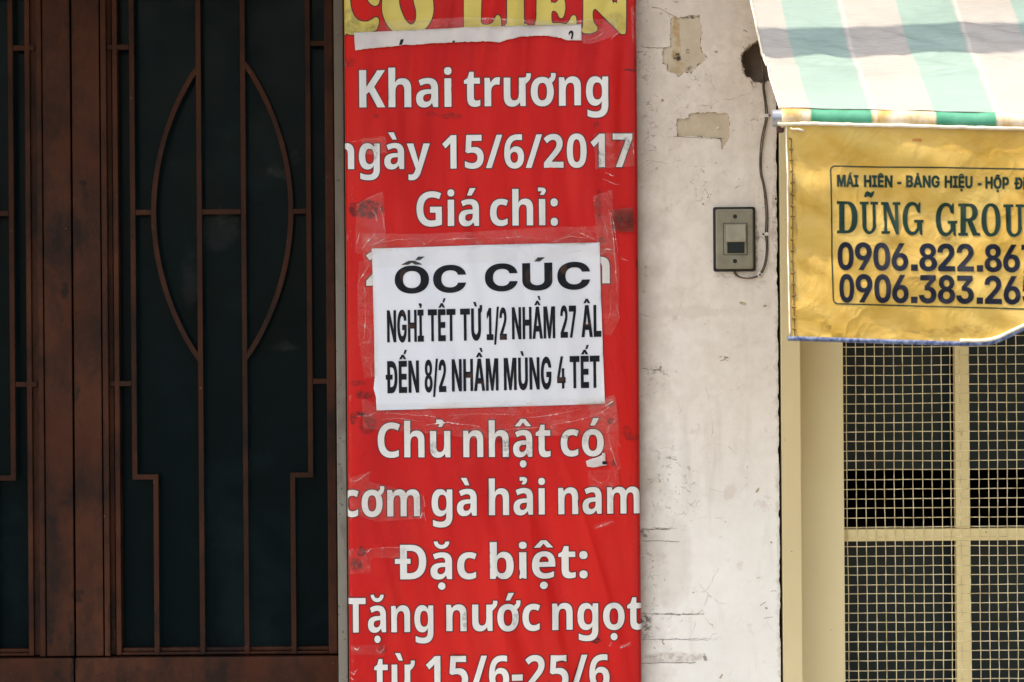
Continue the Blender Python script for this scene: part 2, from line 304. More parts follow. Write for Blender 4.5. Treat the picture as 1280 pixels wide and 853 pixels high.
  'ỉ': '291|219 0 71 0 71 546 219 546|186 630 96 630 134 697 136 700 136 702 136 704 134 705 132 706 128 706 50 706 50 783 128 783 154 781 176 778 194 772 210 764 220 754 228 743 232 731 234 719 232 705 228 692 222 679 212 666',
  'ọ': '605|559 274 557 232 551 192 541 155 528 122 511 92 491 66 467 43 440 24 410 9 377 -1 340 -8 301 -10 264 -8 230 -1 197 9 167 24 140 43 116 65 96 92 78 122 64 155 54 192 48 232 45 274 49 331 59 382 76 427 99 466 129 498 164 523 205 542 252 553 304 556 352 553 396 542 436 524 472 498 502 467 526 428 544 383 555 332|196 274 197 240 201 210 207 182 216 159 227 139 242 124 259 113 279 107 303 104 326 107 346 113 363 124 378 139 389 159 397 182 403 209 407 240 408 274 407 309 403 339 397 366 389 389 377 408 363 422 346 433 326 440 302 442 268 437 241 423 221 399 207 366 199 324|302 -223 280 -220 262 -213 244 -200 230 -184 222 -166 220 -146 222 -126 230 -108 244 -92 262 -80 280 -72 302 -70 324 -72 342 -80 360 -92 374 -108 382 -126 384 -146 382 -166 374 -184 360 -200 342 -213 324 -220',
  'ớ': '605|559 274 557 232 551 192 541 155 528 122 511 92 491 66 467 43 440 24 410 9 377 -1 340 -8 301 -10 264 -8 230 -1 197 9 167 24 140 43 116 65 96 92 78 122 64 155 54 192 48 232 45 274 49 331 59 382 76 427 99 466 129 498 164 523 205 542 252 553 304 556 352 553 396 542 436 524 472 498 502 467 526 428 544 383 555 332|196 274 197 240 201 210 207 182 216 159 227 139 242 124 259 113 279 107 303 104 326 107 346 113 363 124 378 139 389 159 397 182 403 209 407 240 408 274 407 309 403 339 397 366 389 389 377 408 363 422 346 433 326 440 302 442 268 437 241 423 221 399 207 366 199 324|459 390 459 536 492 550 504 580 500 628 602 628 606 585 592 520 559 475 524 445|248 630 316 783 454 783 352 630',
  'ủ': '628|557 546 557 0 443 0 424 70 416 70 404 52 390 37 374 24 357 14 338 5 319 -2 298 -6 277 -9 255 -10 219 -8 186 -1 156 11 130 28 108 50 91 77 78 109 71 147 68 190 68 546 216 546 216 228 218 192 225 163 236 140 251 123 272 113 298 110 325 112 347 119 366 130 380 146 392 166 400 190 405 219 408 251 409 287 409 546|353 630 264 630 302 697 304 700 304 702 303 704 302 705 300 706 297 706 218 706 218 783 297 783 323 781 345 778 363 772 377 764 388 754 395 743 400 731 401 719 400 705 396 692 389 679 381 666',
  'ừ': '628|557 546 557 0 443 0 424 70 416 70 404 52 390 37 374 24 357 14 338 5 319 -2 298 -6 277 -9 255 -10 219 -8 186 -1 156 11 130 28 108 50 91 77 78 109 71 147 68 190 68 546 216 546 216 228 218 192 225 163 236 140 251 123 272 113 298 110 325 112 347 119 366 130 380 146 392 166 400 190 405 219 408 251 409 287 409 546|532 400 532 546 565 560 577 590 573 628 675 628 679 585 665 530 632 485 597 455|261 630 160 783 299 783 367 630',
 },
 'I': {
  '-': '646|488 358 488 238 157 238 157 358',
  '.': '269|135 -9 112 -7 92 1 74 15 60 33 52 53 49 76 52 99 60 119 74 137 92 150 112 158 135 161 158 158 179 150 196 137 210 119 218 99 221 76 218 53 210 33 196 15 179 1 158 -7',
  '/': '391|378 762 143 -109 13 -109 247 762',
  '0': '646|323 -10 265 -5 213 10 168 34 130 68 99 111 74 162 57 221 47 289 43 363 47 438 57 505 75 565 99 616 130 659 168 693 213 718 265 732 323 737 381 732 433 717 478 693 516 659 547 616 572 565 589 505 600 438 603 363 600 289 589 221 572 162 548 111 516 68 478 34 434 10 382 -5|323 117 350 120 374 129 395 144 412 165 426 193 437 226 445 266 449 311 451 363 449 416 445 462 437 502 426 535 412 563 395 584 374 599 350 608 323 611 296 608 272 599 252 584 234 563 220 535 209 502 202 462 197 416 195 363 197 311 202 266 209 226 220 193 234 165 252 144 272 129 296 120',
  '1': '646|85 0 85 124 580 124 580 0|429 728 429 0 276 0 276 593 271 593 105 476 105 615 266 728',
  '2': '646|67 0 67 111 327 351 347 371 366 390 382 408 396 424 407 441 416 458 423 475 427 493 428 512 426 532 421 550 413 567 403 581 389 593 374 602 357 609 338 613 317 615 296 613 276 609 259 601 244 591 231 578 220 563 213 545 208 525 207 503 60 503 64 549 75 590 93 627 117 660 148 687 183 708 224 724 269 734 318 737 368 734 413 725 454 710 490 689 520 664 545 634 562 600 573 562 577 522 575 494 570 468 561 441 547 414 528 384 504 352 473 317 434 278 387 235 281 131 281 126 586 126 586 0',
  '3': '646|316 -10 265 -7 218 2 174 17 136 38 104 63 77 93 57 127 44 164 39 206 194 206 197 188 204 173 213 159 225 146 240 136 256 128 275 122 295 118 316 117 339 118 359 123 378 130 395 139 409 151 420 166 429 183 434 202 435 224 434 244 429 262 420 280 408 295 393 309 374 320 353 329 327 334 299 336 218 336 218 437 381 597 381 601 76 601 76 728 566 728 566 616 324 387 324 420 376 423 424 418 467 405 504 386 536 360 562 330 581 294 592 256 596 214 592 171 580 131 559 96 532 65 499 39 459 18 415 3 367 -7',
  '4': '646|30 128 30 249 301 728 449 728 184 257 184 251 616 251 616 128|379 0 379 164 383 219 383 454 523 454 523 0',
  '5': '646|317 -10 268 -7 223 3 182 18 146 39 114 64 89 94 70 128 58 166 53 206 203 206 205 188 211 171 220 156 231 143 245 132 261 123 278 117 297 113 317 111 340 113 361 119 380 128 397 140 412 155 424 172 432 192 438 215 439 239 438 263 432 286 423 306 411 324 397 340 379 352 360 361 338 366 314 368 293 367 272 362 252 355 234 345 219 333 206 319 68 344 103 728 548 728 548 601 230 601 212 419 216 419 231 436 250 451 274 464 301 474 329 480 360 481 392 480 422 474 451 464 477 451 502 434 523 414 542 392 558 366 571 339 581 308 586 277 588 243 585 196 573 152 554 112 528 77 497 47 459 23 416 5 369 -6',
  '6': '646|325 -10 278 -7 234 3 192 19 155 42 122 70 95 103 75 143 63 187 59 236 62 275 69 313 82 351 100 390 123 433 152 478 321 728 475 728 248 395 205 395 213 406 224 417 238 428 254 438 272 447 291 454 313 460 336 463 361 464 404 461 443 452 479 437 510 417 537 391 558 360 574 324 584 284 587 239 583 191 572 148 553 109 528 74 497 45 460 21 419 4 374 -6|324 111 347 112 367 118 386 127 402 139 416 154 428 171 436 191 441 212 443 235 441 258 436 280 428 300 416 317 402 332 386 344 367 352 347 358 324 359 302 358 282 352 263 344 247 332 233 317 221 300 213 280 207 259 206 236 207 213 213 191 221 171 233 154 247 139 263 127 282 118 302 112',
  '7': '646|117 0 418 597 418 601 67 601 67 728 578 728 578 599 277 0',
  '8': '646|323 -10 270 -7 221 2 177 17 138 37 104 62 77 90 57 123 45 158 41 196 43 225 50 253 62 279 77 303 96 324 118 343 143 358 170 369 199 376 199 380 162 392 131 411 104 437 83 469 71 504 67 542 71 578 82 612 100 642 125 670 155 693 191 712 231 726 275 734 323 737 370 734 414 726 454 712 490 693 520 670 545 642 564 611 575 578 578 542 574 504 562 469 541 437 515 411 483 392 447 380 447 376 476 369 502 358 527 343 549 324 568 303 584 279 596 253 603 225 605 196 601 158 589 123 569 90 541 62 508 37 468 17 424 2 375 -7|323 103 346 105 367 109 387 116 403 126 418 139 429 153 438 170 443 188 444 208 443 228 437 247 429 264 417 278 402 291 385 302 366 309 345 314 323 316 300 314 279 309 260 302 243 291 229 279 217 264 208 247 203 228 201 208 203 188 208 170 216 153 228 139 242 127 259 116 278 109 299 105|323 428 342 429 360 433 377 440 392 449 404 461 414 475 422 490 426 507 428 525 427 543 422 560 415 575 404 588 392 600 377 609 361 615 342 619 323 621 303 619 285 615 268 609 253 600 241 588 231 575 223 560 219 543 218 525 219 507 223 490 231 475 241 461 253 450 268 440 285 433 303 429',
  '9': '646|321 737 368 734 412 724 454 708 491 686 524 658 550 624 571 585 583 541 587 491 584 453 577 415 564 377 546 337 523 295 494 250 325 0 171 0 398 333 441 333 433 322 422 310 408 300 393 290 375 281 355 274 333 268 310 264 285 263 242 266 203 275 167 290 136 311 109 337 88 368 72 404 62 444 59 489 63 536 74 580 93 619 118 654 149 683 186 706 227 723 272 734|322 617 300 615 279 610 261 601 244 589 230 574 218 557 210 537 205 516 203 492 205 469 210 448 218 428 230 411 244 396 261 384 279 375 300 370 322 368 344 370 364 375 383 384 399 396 413 410 425 428 433 447 438 469 440 492 438 515 433 537 425 556 413 574 399 589 383 601 364 610 344 615',
  'B': '662|64 0 64 728 355 728 406 725 451 717 489 704 522 686 549 664 570 638 585 608 594 576 597 541 595 514 589 489 580 466 567 446 551 429 533 414 512 401 489 392 465 385 465 377 492 374 518 366 543 354 566 338 586 318 602 294 615 266 623 235 625 201 622 164 612 130 597 98 575 70 547 46 512 26 472 12 427 3 375 0|218 126 343 126 382 129 413 137 437 151 453 169 463 191 466 216 465 236 460 254 452 270 441 284 427 296 410 306 391 313 370 318 347 319 218 319|218 423 332 423 352 424 371 428 388 434 403 443 416 453 427 466 435 481 440 497 441 515 438 540 429 561 413 579 392 592 366 600 335 603 218 603',
  'C': '740|384 -10 321 -5 263 10 210 34 163 68 122 110 89 161 64 221 50 288 45 363 50 439 65 506 89 566 123 617 163 660 211 693 264 718 322 732 384 737 425 735 463 730 500 720 535 707 567 690 596 669 622 645 645 618 664 587 680 554 691 517 699 477 543 477 539 496 533 513 525 529 515 544 504 557 491 568 477 578 461 586 444 593 426 597 407 600 387 601 351 598 319 589 289 573 263 552 241 525 224 492 211 454 204 411 201 363 204 314 211 271 224 233 242 201 264 174 290 153 319 138 351 129 387 126 407 127 426 130 444 135 460 141 476 149 490 159 503 171 515 184 525 198 533 214 539 232 544 250 699 250 693 217 683 185 669 154 652 124 630 96 605 70 577 47 545 28 509 12 471 0 429 -7',
  'G': '751|388 -10 323 -5 263 10 209 36 161 70 121 113 88 164 64 224 50 290 45 363 50 438 65 505 90 565 124 616 164 659 212 693 266 718 323 732 385 737 426 735 464 729 500 720 534 706 566 689 595 669 621 646 643 620 663 591 678 560 689 527 696 492 540 492 535 509 528 524 519 538 510 551 499 562 486 572 473 581 458 588 442 594 425 598 407 600 388 601 352 598 320 589 290 574 264 552 242 526 224 493 211 455 204 412 201 364 204 316 211 273 224 235 242 203 263 176 290 154 319 139 353 129 390 126 422 128 452 135 478 145 501 159 520 177 535 198 546 222 552 249 555 278 586 274 399 274 399 389 704 389 704 298 699 237 686 182 663 133 633 91 595 55 551 27 502 7 447 -6',
  'H': '747|64 0 64 728 218 728 218 435 529 435 529 728 683 728 683 0 529 0 529 308 218 308 218 0',
  'I': '479|35 0 35 127 163 127 163 600 35 600 35 728 444 728 444 600 317 600 317 127 444 127 444 0',
  'L': '565|64 0 64 728 218 728 218 127 530 127 530 0',
  'M': '934|64 0 64 728 301 728 413 404 419 386 424 366 431 342 437 315 444 288 450 259 457 230 463 202 469 174 474 147 479 123 483 102 453 102 457 123 462 147 467 173 473 201 479 229 485 258 492 287 498 315 505 341 511 365 517 386 522 404 633 728 870 728 870 0 716 0 716 337 716 354 716 374 717 397 717 422 718 448 719 475 719 503 720 531 721 560 721 588 722 614 722 640 732 640 725 612 718 584 711 555 704 526 696 498 688 470 681 443 674 418 667 394 660 373 654 354 649 337 532 0 403 0 284 337 278 353 273 372 266 394 259 417 252 442 244 469 236 497 229 525 221 554 213 583 206 612 199 640 211 640 211 615 211 589 212 562 213 533 213 505 214 477 215 450 216 423 216 398 217 375 217 355 217 337 217 0',
  'N': '763|64 0 64 728 235 728 459 367 471 347 483 326 496 305 508 281 520 257 533 230 545 202 558 171 570 138 555 138 553 165 550 194 548 224 547 255 545 285 544 314 543 341 542 365 542 386 542 728 699 728 699 0 528 0 323 327 308 353 294 377 280 402 267 426 253 452 239 480 225 511 208 545 189 582 209 582 211 548 213 514 215 481 217 450 218 420 220 393 221 368 221 346 221 328 221 0',
  'P': '649|64 0 64 728 351 728 403 724 450 714 492 696 527 672 557 643 581 609 598 570 608 527 612 481 608 434 598 392 580 353 556 319 526 290 490 267 448 249 400 239 347 236 164 236 164 359 322 359 350 361 374 366 395 374 413 386 428 400 439 417 447 437 451 458 453 481 451 504 447 525 439 544 428 561 413 575 395 586 374 595 349 600 321 601 218 601 218 0',
  'T': '669|36 600 36 728 634 728 634 600 412 600 412 0 258 0 258 600',
  'U': '731|365 -10 308 -6 255 5 207 23 165 48 130 79 102 116 81 159 68 205 64 256 64 728 218 728 218 269 220 242 226 217 236 195 250 175 267 158 288 144 311 134 337 128 365 126 394 128 420 134 443 144 464 158 481 175 495 195 505 217 511 242 513 269 513 728 667 728 667 256 663 205 650 159 629 116 601 79 566 48 524 23 476 5 423 -6',
  'Á': '751|24 0 271 728 473 728 728 0 556 0 443 344 428 393 414 444 399 497 384 554 369 613 354 676 387 676 372 613 358 553 344 496 330 443 317 392 303 344 194 0|181 166 181 286 570 286 570 166|320 797 388 949 527 949 425 797',
  'Â': '751|24 0 271 728 473 728 728 0 556 0 443 344 428 393 414 444 399 497 384 554 369 613 354 676 387 676 372 613 358 553 344 496 330 443 317 392 303 344 194 0|181 166 181 286 570 286 570 166|305 800 174 800 174 804 317 949 432 949 575 804 575 800 444 800 374 883',
  'È': '608|64 0 64 728 555 728 555 600 218 600 218 430 529 430 529 305 218 305 218 127 555 127 555 0|259 797 157 949 296 949 364 797',
  'Ê': '608|64 0 64 728 555 728 555 600 218 600 218 430 529 430 529 305 218 305 218 127 555 127 555 0|241 800 110 800 110 804 253 949 367 949 511 804 511 800 380 800 310 883',
  'Ù': '731|365 -10 308 -6 255 5 207 23 165 48 130 79 102 116 81 159 68 205 64 256 64 728 218 728 218 269 220 242 226 217 236 195 250 175 267 158 288 144 311 134 337 128 365 126 394 128 420 134 443 144 464 158 481 175 495 195 505 217 511 242 513 269 513 728 667 728 667 256 663 205 650 159 629 116 601 79 566 48 524 23 476 5 423 -6|314 797 213 949 351 949 419 797',
  'Ú': '731|365 -10 308 -6 255 5 207 23 165 48 130 79 102 116 81 159 68 205 64 256 64 728 218 728 218 269 220 242 226 217 236 195 250 175 267 158 288 144 311 134 337 128 365 126 394 128 420 134 443 144 464 158 481 175 495 195 505 217 511 242 513 269 513 728 667 728 667 256 663 205 650 159 629 116 601 79 566 48 524 23 476 5 423 -6|311 797 379 949 518 949 416 797',
  'Đ': '762|362 0 172 0 172 132 355 132 398 135 437 143 470 156 499 175 522 201 540 232 554 269 561 313 564 364 561 415 553 459 540 496 522 527 498 552 470 571 437 585 398 593 355 595 169 595 169 728 364 728 434 723 497 708 553 684 601 651 642 609 675 559 698 501 712 436 717 364 712 292 698 227 675 169 642 119 601 77 552 44 496 19 432 5|257 728 257 0 104 0 104 728|10 313 10 415 409 415 409 313',
  'Ả': '751|24 0 271 728 473 728 728 0 556 0 443 344 428 393 414 444 399 497 384 554 369 613 354 676 387 676 372 613 358 553 344 496 330 443 317 392 303 344 194 0|181 166 181 286 570 286 570 166|415 797 326 797 364 863 365 866 366 869 365 871 363 872 361 873 358 873 279 873 279 949 358 949 384 948 406 944 424 938 438 930 449 921 457 910 461 898 463 885 461 872 457 858 451 845 442 832',
  'Ầ': '751|24 0 271 728 473 728 728 0 556 0 443 344 428 393 414 444 399 497 384 554 369 613 354 676 387 676 372 613 358 553 344 496 330 443 317 392 303 344 194 0|181 166 181 286 570 286 570 166|306 787 175 787 175 790 318 936 433 936 576 790 576 787 445 787 376 870|495 975 406 1106 525 1106 586 975',
  'Ế': '608|64 0 64 728 555 728 555 600 218 600 218 430 529 430 529 305 218 305 218 127 555 127 555 0|242 787 111 787 111 790 254 936 369 936 512 790 512 787 381 787 312 870|386 975 446 1106 566 1106 477 975',
  'Ệ': '608|64 0 64 728 555 728 555 600 218 600 218 430 529 430 529 305 218 305 218 127 555 127 555 0|241 800 110 800 110 804 253 949 367 949 511 804 511 800 380 800 310 883|311 -223 289 -220 270 -213 253 -200 240 -184 232 -166 229 -146 232 -126 240 -108 253 -92 270 -80 289 -72 311 -70 332 -72 352 -80 369 -92 382 -108 390 -126 393 -146 390 -166 382 -184 369 -200 352 -213 332 -220',
  'Ỉ': '479|35 0 35 127 163 127 163 600 35 600 35 728 444 728 444 600 317 600 317 127 444 127 444 0|280 797 191 797 229 863 231 866 231 869 230 871 229 872 227 873 224 873 145 873 145 949 224 949 250 948 272 944 290 938 304 930 315 921 322 910 327 898 328 885 327 872 323 858 316 845 308 832',
  'Ố': '771|386 -10 323 -5 265 10 212 34 164 68 123 110 90 161 65 221 50 288 45 363 50 439 65 506 90 566 123 617 164 660 212 693 265 718 323 732 386 737 448 732 506 718 559 693 607 660 648 617 681 566 706 506 721 439 726 363 721 288 706 221 681 161 648 110 607 68 559 34 506 10 448 -5|386 126 421 129 454 138 483 154 508 175 530 201 547 234 560 272 567 315 570 363 567 412 560 456 547 494 530 526 508 553 483 574 454 589 421 598 386 601 350 598 318 589 288 574 263 553 241 526 224 493 211 455 204 412 201 363 204 315 211 272 224 234 241 202 263 175 288 154 318 139 350 129|317 787 187 787 187 790 330 936 444 936 587 790 587 787 456 787 387 870|462 975 522 1106 641 1106 552 975',
  'Ộ': '771|386 -10 323 -5 265 10 212 34 164 68 123 110 90 161 65 221 50 288 45 363 50 439 65 506 90 566 123 617 164 660 212 693 265 718 323 732 386 737 448 732 506 718 559 693 607 660 648 617 681 566 706 506 721 439 726 363 721 288 706 221 681 161 648 110 607 68 559 34 506 10 448 -5|386 126 421 129 454 138 483 154 508 175 530 201 547 234 560 272 567 315 570 363 567 412 560 456 547 494 530 526 508 553 483 574 454 589 421 598 386 601 350 598 318 589 288 574 263 553 241 526 224 493 211 455 204 412 201 363 204 315 211 272 224 234 241 202 263 175 288 154 318 139 350 129|316 800 185 800 185 804 328 949 443 949 586 804 586 800 455 800 386 883|386 -223 365 -220 346 -213 328 -200 315 -184 307 -166 304 -146 307 -126 315 -108 328 -92 346 -80 365 -72 386 -70 408 -72 427 -80 444 -92 458 -108 466 -126 468 -146 466 -166 458 -184 444 -200 427 -213 408 -220',
  'Ừ': '730|514 630 514 728 605 728 612 729 616 733 618 740 618 829 751 829 751 733 748 701 738 675 721 655 699 641 673 633 643 630|365 -10 308 -6 255 5 207 23 165 48 130 79 102 116 81 159 68 205 64 256 64 728 218 728 218 269 220 242 226 217 236 195 250 175 267 158 288 144 311 134 337 128 365 126 394 128 420 134 443 144 464 158 481 175 495 195 505 217 511 242 513 269 513 728 667 728 667 256 663 205 650 159 629 116 601 79 566 48 524 23 476 5 423 -6|314 797 213 949 351 949 419 797',
 },
}
# ------------------------------------------------------------------ lettering
_gc = {}
def glyph(font, ch):
    k = (font, ch)
    if k not in _gc:
        part = GLYPHS[font][ch].split('|')
        cs = []
        for s in part[1:]:
            n = [int(t) for t in s.split()]
            cs.append(list(zip(n[0::2], n[1::2])))
        _gc[k] = (cs, int(part[0]))
    return _gc[k]

def word(font, text, x0, x1, yb0, yb1, cap, y, lean=ROLL, track=0):
    """outlines (world x, z) of a word whose ink runs x0..x1 on the reference grid, baseline yb0..yb1, cap height cap"""
    pen = 0; raw = []
    for ch in text:
        cs, adv = glyph(font, ch)
        raw += [[(px + pen, pz) for px, pz in c] for c in cs]
        pen += adv + track
    lo = min(p[0] for c in raw for p in c); hi = max(p[0] for c in raw for p in c)
    ch_ = 714 if font == 'N' else 728
    out = []
    for c in raw:
        q = []
        for gx, gy in c:
            if font == 'I' and gy > 745: gy = 745 + (gy - 745) * .64      # capitals carry low, flat accents
            t = (gx - lo) / (hi - lo)
            h = gy / ch_ * cap
            q.append(P(x0 + t * (x1 - x0) - h * lean, yb0 + (yb1 - yb0) * t - h, y))
        out.append(q)
    return out

# ------------------------------------------------------------------ node helper
class NT:
    def __init__(s, name):
        s.mat = bpy.data.materials.new(name); s.mat.use_nodes = True
        s.t = s.mat.node_tree; s.n = s.t.nodes; s.b = s.n['Principled BSDF']; s.out = s.n['Material Output']
        s._co = None
    def L(s, a, b): s.t.links.new(a, b)
    def put(s, sock, v):
        if isinstance(v, bpy.types.NodeSocket): s.L(v, sock)
        elif isinstance(v, (tuple, list)): sock.default_value = (v[0], v[1], v[2], 1) if sock.type == 'RGBA' else tuple(v)
        else: sock.default_value = v
    def co(s):
        if s._co is None:
            g = s.n.new('ShaderNodeNewGeometry'); s._co = g.outputs['Position']
        return s._co
    def xyz(s):
        q = s.n.new('ShaderNodeSeparateXYZ'); s.L(s.co(), q.inputs[0]); return q.outputs
    def scale(s, v3):
        q = s.n.new('ShaderNodeVectorMath'); q.operation = 'MULTIPLY'; s.L(s.co(), q.inputs[0]); q.inputs[1].default_value = v3; return q.outputs[0]
    def noise(s, sc=5, det=4, rough=0.55, vec=None, dist=0.0):
        q = s.n.new('ShaderNodeTexNoise'); q.inputs['Scale'].default_value = sc; q.inputs['Detail'].default_value = det
        q.inputs['Roughness'].default_value = rough; q.inputs['Distortion'].default_value = dist
        s.L(vec if vec is not None else s.co(), q.inputs['Vector']); return q.outputs['Fac']
    def vor(s, sc=5, feat='DISTANCE_TO_EDGE', vec=None):
        q = s.n.new('ShaderNodeTexVoronoi'); q.feature = feat; q.inputs['Scale'].default_value = sc
        s.L(vec if vec is not None else s.co(), q.inputs['Vector']); return q.outputs['Distance']
    def m(s, op, a, b=0.0, c=None, clamp=False):
        q = s.n.new('ShaderNodeMath'); q.operation = op; q.use_clamp = clamp
        s.put(q.inputs[0], a); s.put(q.inputs[1], b)
        if c is not None: s.put(q.inputs[2], c)
        return q.outputs[0]
    def ramp(s, v, lo, hi, a=0.0, b=1.0):
        q = s.n.new('ShaderNodeMapRange'); q.clamp = True
        s.put(q.inputs[0], v); q.inputs[1].default_value = lo; q.inputs[2].default_value = hi; q.inputs[3].default_value = a; q.inputs[4].default_value = b
        return q.outputs[0]
    def mix(s, f, a, b):
        q = s.n.new('ShaderNodeMix'); q.data_type = 'RGBA'
        s.put(q.inputs[0], f); s.put(q.inputs[6], a); s.put(q.inputs[7], b); return q.outputs[2]
    def bump(s, h, st=0.3, d=0.002):
        q = s.n.new('ShaderNodeBump'); q.inputs['Strength'].default_value = st; q.inputs['Distance'].default_value = d
        s.L(h, q.inputs['Height'])
        s.L(q.outputs[0], s.b.inputs['Normal']); return q.outputs[0]
    def warp(s, sc, amt):
        q = s.n.new('ShaderNodeTexNoise'); q.inputs['Scale'].default_value = sc; q.inputs['Detail'].default_value = 3
        s.L(s.co(), q.inputs['Vector'])
        a = s.n.new('ShaderNodeVectorMath'); a.operation = 'SUBTRACT'; s.L(q.outputs['Color'], a.inputs[0]); a.inputs[1].default_value = (.5, .5, .5)
        b = s.n.new('ShaderNodeVectorMath'); b.operation = 'SCALE'; s.L(a.outputs[0], b.inputs[0]); b.inputs[3].default_value = amt
        c = s.n.new('ShaderNodeVectorMath'); c.operation = 'ADD'; s.L(s.co(), c.inputs[0]); s.L(b.outputs[0], c.inputs[1])
        return c.outputs[0]
    def spots(s, lst, y, rag=0.012):
        """mask of ragged stains: (px, py, half width, half height, strength) on the reference grid"""
        w = s.n.new('ShaderNodeSeparateXYZ'); s.L(s.warp(45, rag), w.inputs[0])
        tot = None
        for px, py, rx, ry, st in lst:
            x, z = P(px, py, y)
            a = s.m('DIVIDE', s.m('SUBTRACT', w.outputs[0], x), U(rx, y)); b = s.m('DIVIDE', s.m('SUBTRACT', w.outputs[2], z), U(ry, y))
            r = s.m('ADD', s.m('MULTIPLY', a, a), s.m('MULTIPLY', b, b))
            k = s.ramp(r, 0.55, 1.15, st, 0.0)
            tot = k if tot is None else s.m('MAXIMUM', tot, k)
        return tot
    def set(s, col=None, rough=None, spec=None, metal=None):
        if col is not None: s.put(s.b.inputs['Base Color'], col)
        if rough is not None: s.put(s.b.inputs['Roughness'], rough)
        if spec is not None: s.put(s.b.inputs['Specular IOR Level'], spec)
        if metal is not None: s.put(s.b.inputs['Metallic'], metal)
        return s.mat

M = {}
def simple(name, a, b, sc=30, rough=0.5, spec=0.4, bump=0.0, metal=0.0):
    t = NT(name)
    M[name] = t.set(t.mix(t.ramp(t.noise(sc, 5), .35, .65), a, b), rough, spec, metal)
    if bump: t.bump(t.noise(sc * 6, 4), bump, 0.001)
    return M[name]

# --- banner vinyl
BY = -0.022
def mat_banner():
    t = NT('red_vinyl'); x = t.xyz()
    n1 = t.noise(2.2, 3, vec=t.scale((2.2, 1, 0.8)))
    col = t.mix(t.ramp(n1, .35, .68), (.53, .003, .0035), (.66, .011, .006))
    fade = t.noise(14, 5, .6, vec=t.scale((1, 1, .35)))
    col = t.mix(t.ramp(fade, .52, .8, 0, .35), col, (.70, .040, .022))
    st = [(460, 262, 22, 12, .8), (445, 262, 10, 9, .8), (563, 145, 16, 4, .55), (540, 143, 8, 3, .4), (455, 494, 12, 6, .7), (447, 480, 12, 4, .5),
          (451, 517, 8, 4, .95), (460, 530, 11, 13, .6), (442, 524, 4, 8, .7), (452, 690, 6, 7, .9), (446, 706, 9, 8, .75), (781, 277, 14, 13, .6),
          (748, 258, 5, 22, .45), (763, 527, 4, 5, .8), (783, 540, 7, 8, .45), (790, 546, 10, 4, .5), (746, 800, 6, 4, .95), (730, 800, 4, 3, .6), (766, 579, 4, 4, .7),
          (627, 553, 6, 8, .6), (633, 570, 6, 6, .5), (478, 812, 6, 6, .55), (752, 300, 5, 5, .5), (764, 505, 4, 5, .7), (745, 157, 4, 6, .45), (800, 88, 22, 2, .9), (795, 78, 4, 6, .5),
          (437, 78, 9, 7, .4), (470, 146, 4, 4, .4), (590, 560, 26, 2, .25), (797, 330, 3, 8, .6)]
    sp = t.spots(st, BY)
    fleck = t.ramp(t.noise(120, 5, .7), .42, .53)
    mk = t.m('MULTIPLY', sp, t.m('ADD', t.m('MULTIPLY', fleck, .8), .2))
    col = t.mix(mk, col, (.045, .012, .010))
    # rubbed, whitened creases at the left fold
    wear = t.m('MULTIPLY', t.ramp(x[0], P(440, 500, BY)[0], P(446, 500, BY)[0], 1, 0), t.ramp(t.noise(60, 5, .7, vec=t.scale((1, 1, .5))), .62, .72))
    col = t.mix(t.m('MULTIPLY', wear, .55), col, (.55, .42, .40))
    # old printed seam lines of the fabric weave
    grime = t.ramp(t.noise(5, 5, .6, vec=t.scale((1.2, 1, .5))), .55, .85, 0, .35)
    col = t.mix(grime, col, (.20, .012, .012))
    edge = t.m('MULTIPLY', t.ramp(x[0], P(786, 400, BY)[0], P(797, 400, BY)[0], 0, 1), .45)  # right edge darkened: shade of the turning vinyl put into the colour
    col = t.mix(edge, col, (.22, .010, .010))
    rough = t.ramp(t.noise(9, 4), .3, .7, .24, .42)
    t.set(col, rough, .22)
    weave = t.n.new('ShaderNodeTexWave'); weave.wave_type = 'BANDS'; weave.bands_direction = 'Z'; weave.inputs['Scale'].default_value = 190; weave.inputs['Distortion'].default_value = 1.5
    t.L(t.co(), weave.inputs['Vector'])
    h = t.m('ADD', t.m('MULTIPLY', weave.outputs['Fac'], .10), t.noise(28, 5, .6, vec=t.scale((1, 1, .4))))
    t.bump(h, .35, .006)
    M['red_vinyl'] = t.mat
mat_banner()

def mat_print_white():
    t = NT('white_print')
    col = t.mix(t.ramp(t.noise(7, 4), .3, .7), (.68, .665, .635), (.76, .745, .715))
    sm = [(468, 190, 5, 15, .5), (751, 200, 5, 14, .75), (783, 180, 6, 9, .7), (541, 560, 6, 10, .6), (492, 540, 10, 4, .35), (660, 560, 14, 12, .4), (728, 545, 12, 12, .4),
          (581, 775, 4, 12, .6), (646, 775, 6, 10, .45), (720, 772, 5, 6, .4), (765, 630, 4, 14, .3), (632, 556, 6, 8, .9), (638, 572, 5, 6, .5), (708, 546, 8, 2.5, .9), (505, 692, 8, 8, .2), (525, 632, 5, 16, .3), (495, 620, 24, 6, .2)]
    k = t.m('MULTIPLY', t.spots(sm, BY, .006), t.ramp(t.noise(160, 5, .7), .40, .60))
    col = t.mix(k, col, (.18, .16, .15))
    spk = t.ramp(t.noise(210, 3, .5), .74, .78, 0, .6)
    col = t.mix(spk, col, (.30, .27, .25))
    t.set(col, .42, .4)
    t.bump(t.noise(28, 5, .6, vec=t.scale((1, 1, .4))), .2, .004)
    M['white_print'] = t.mat
mat_print_white()
simple('dark_outline', (.085, .008, .011), (.11, .012, .014), 40, .45)
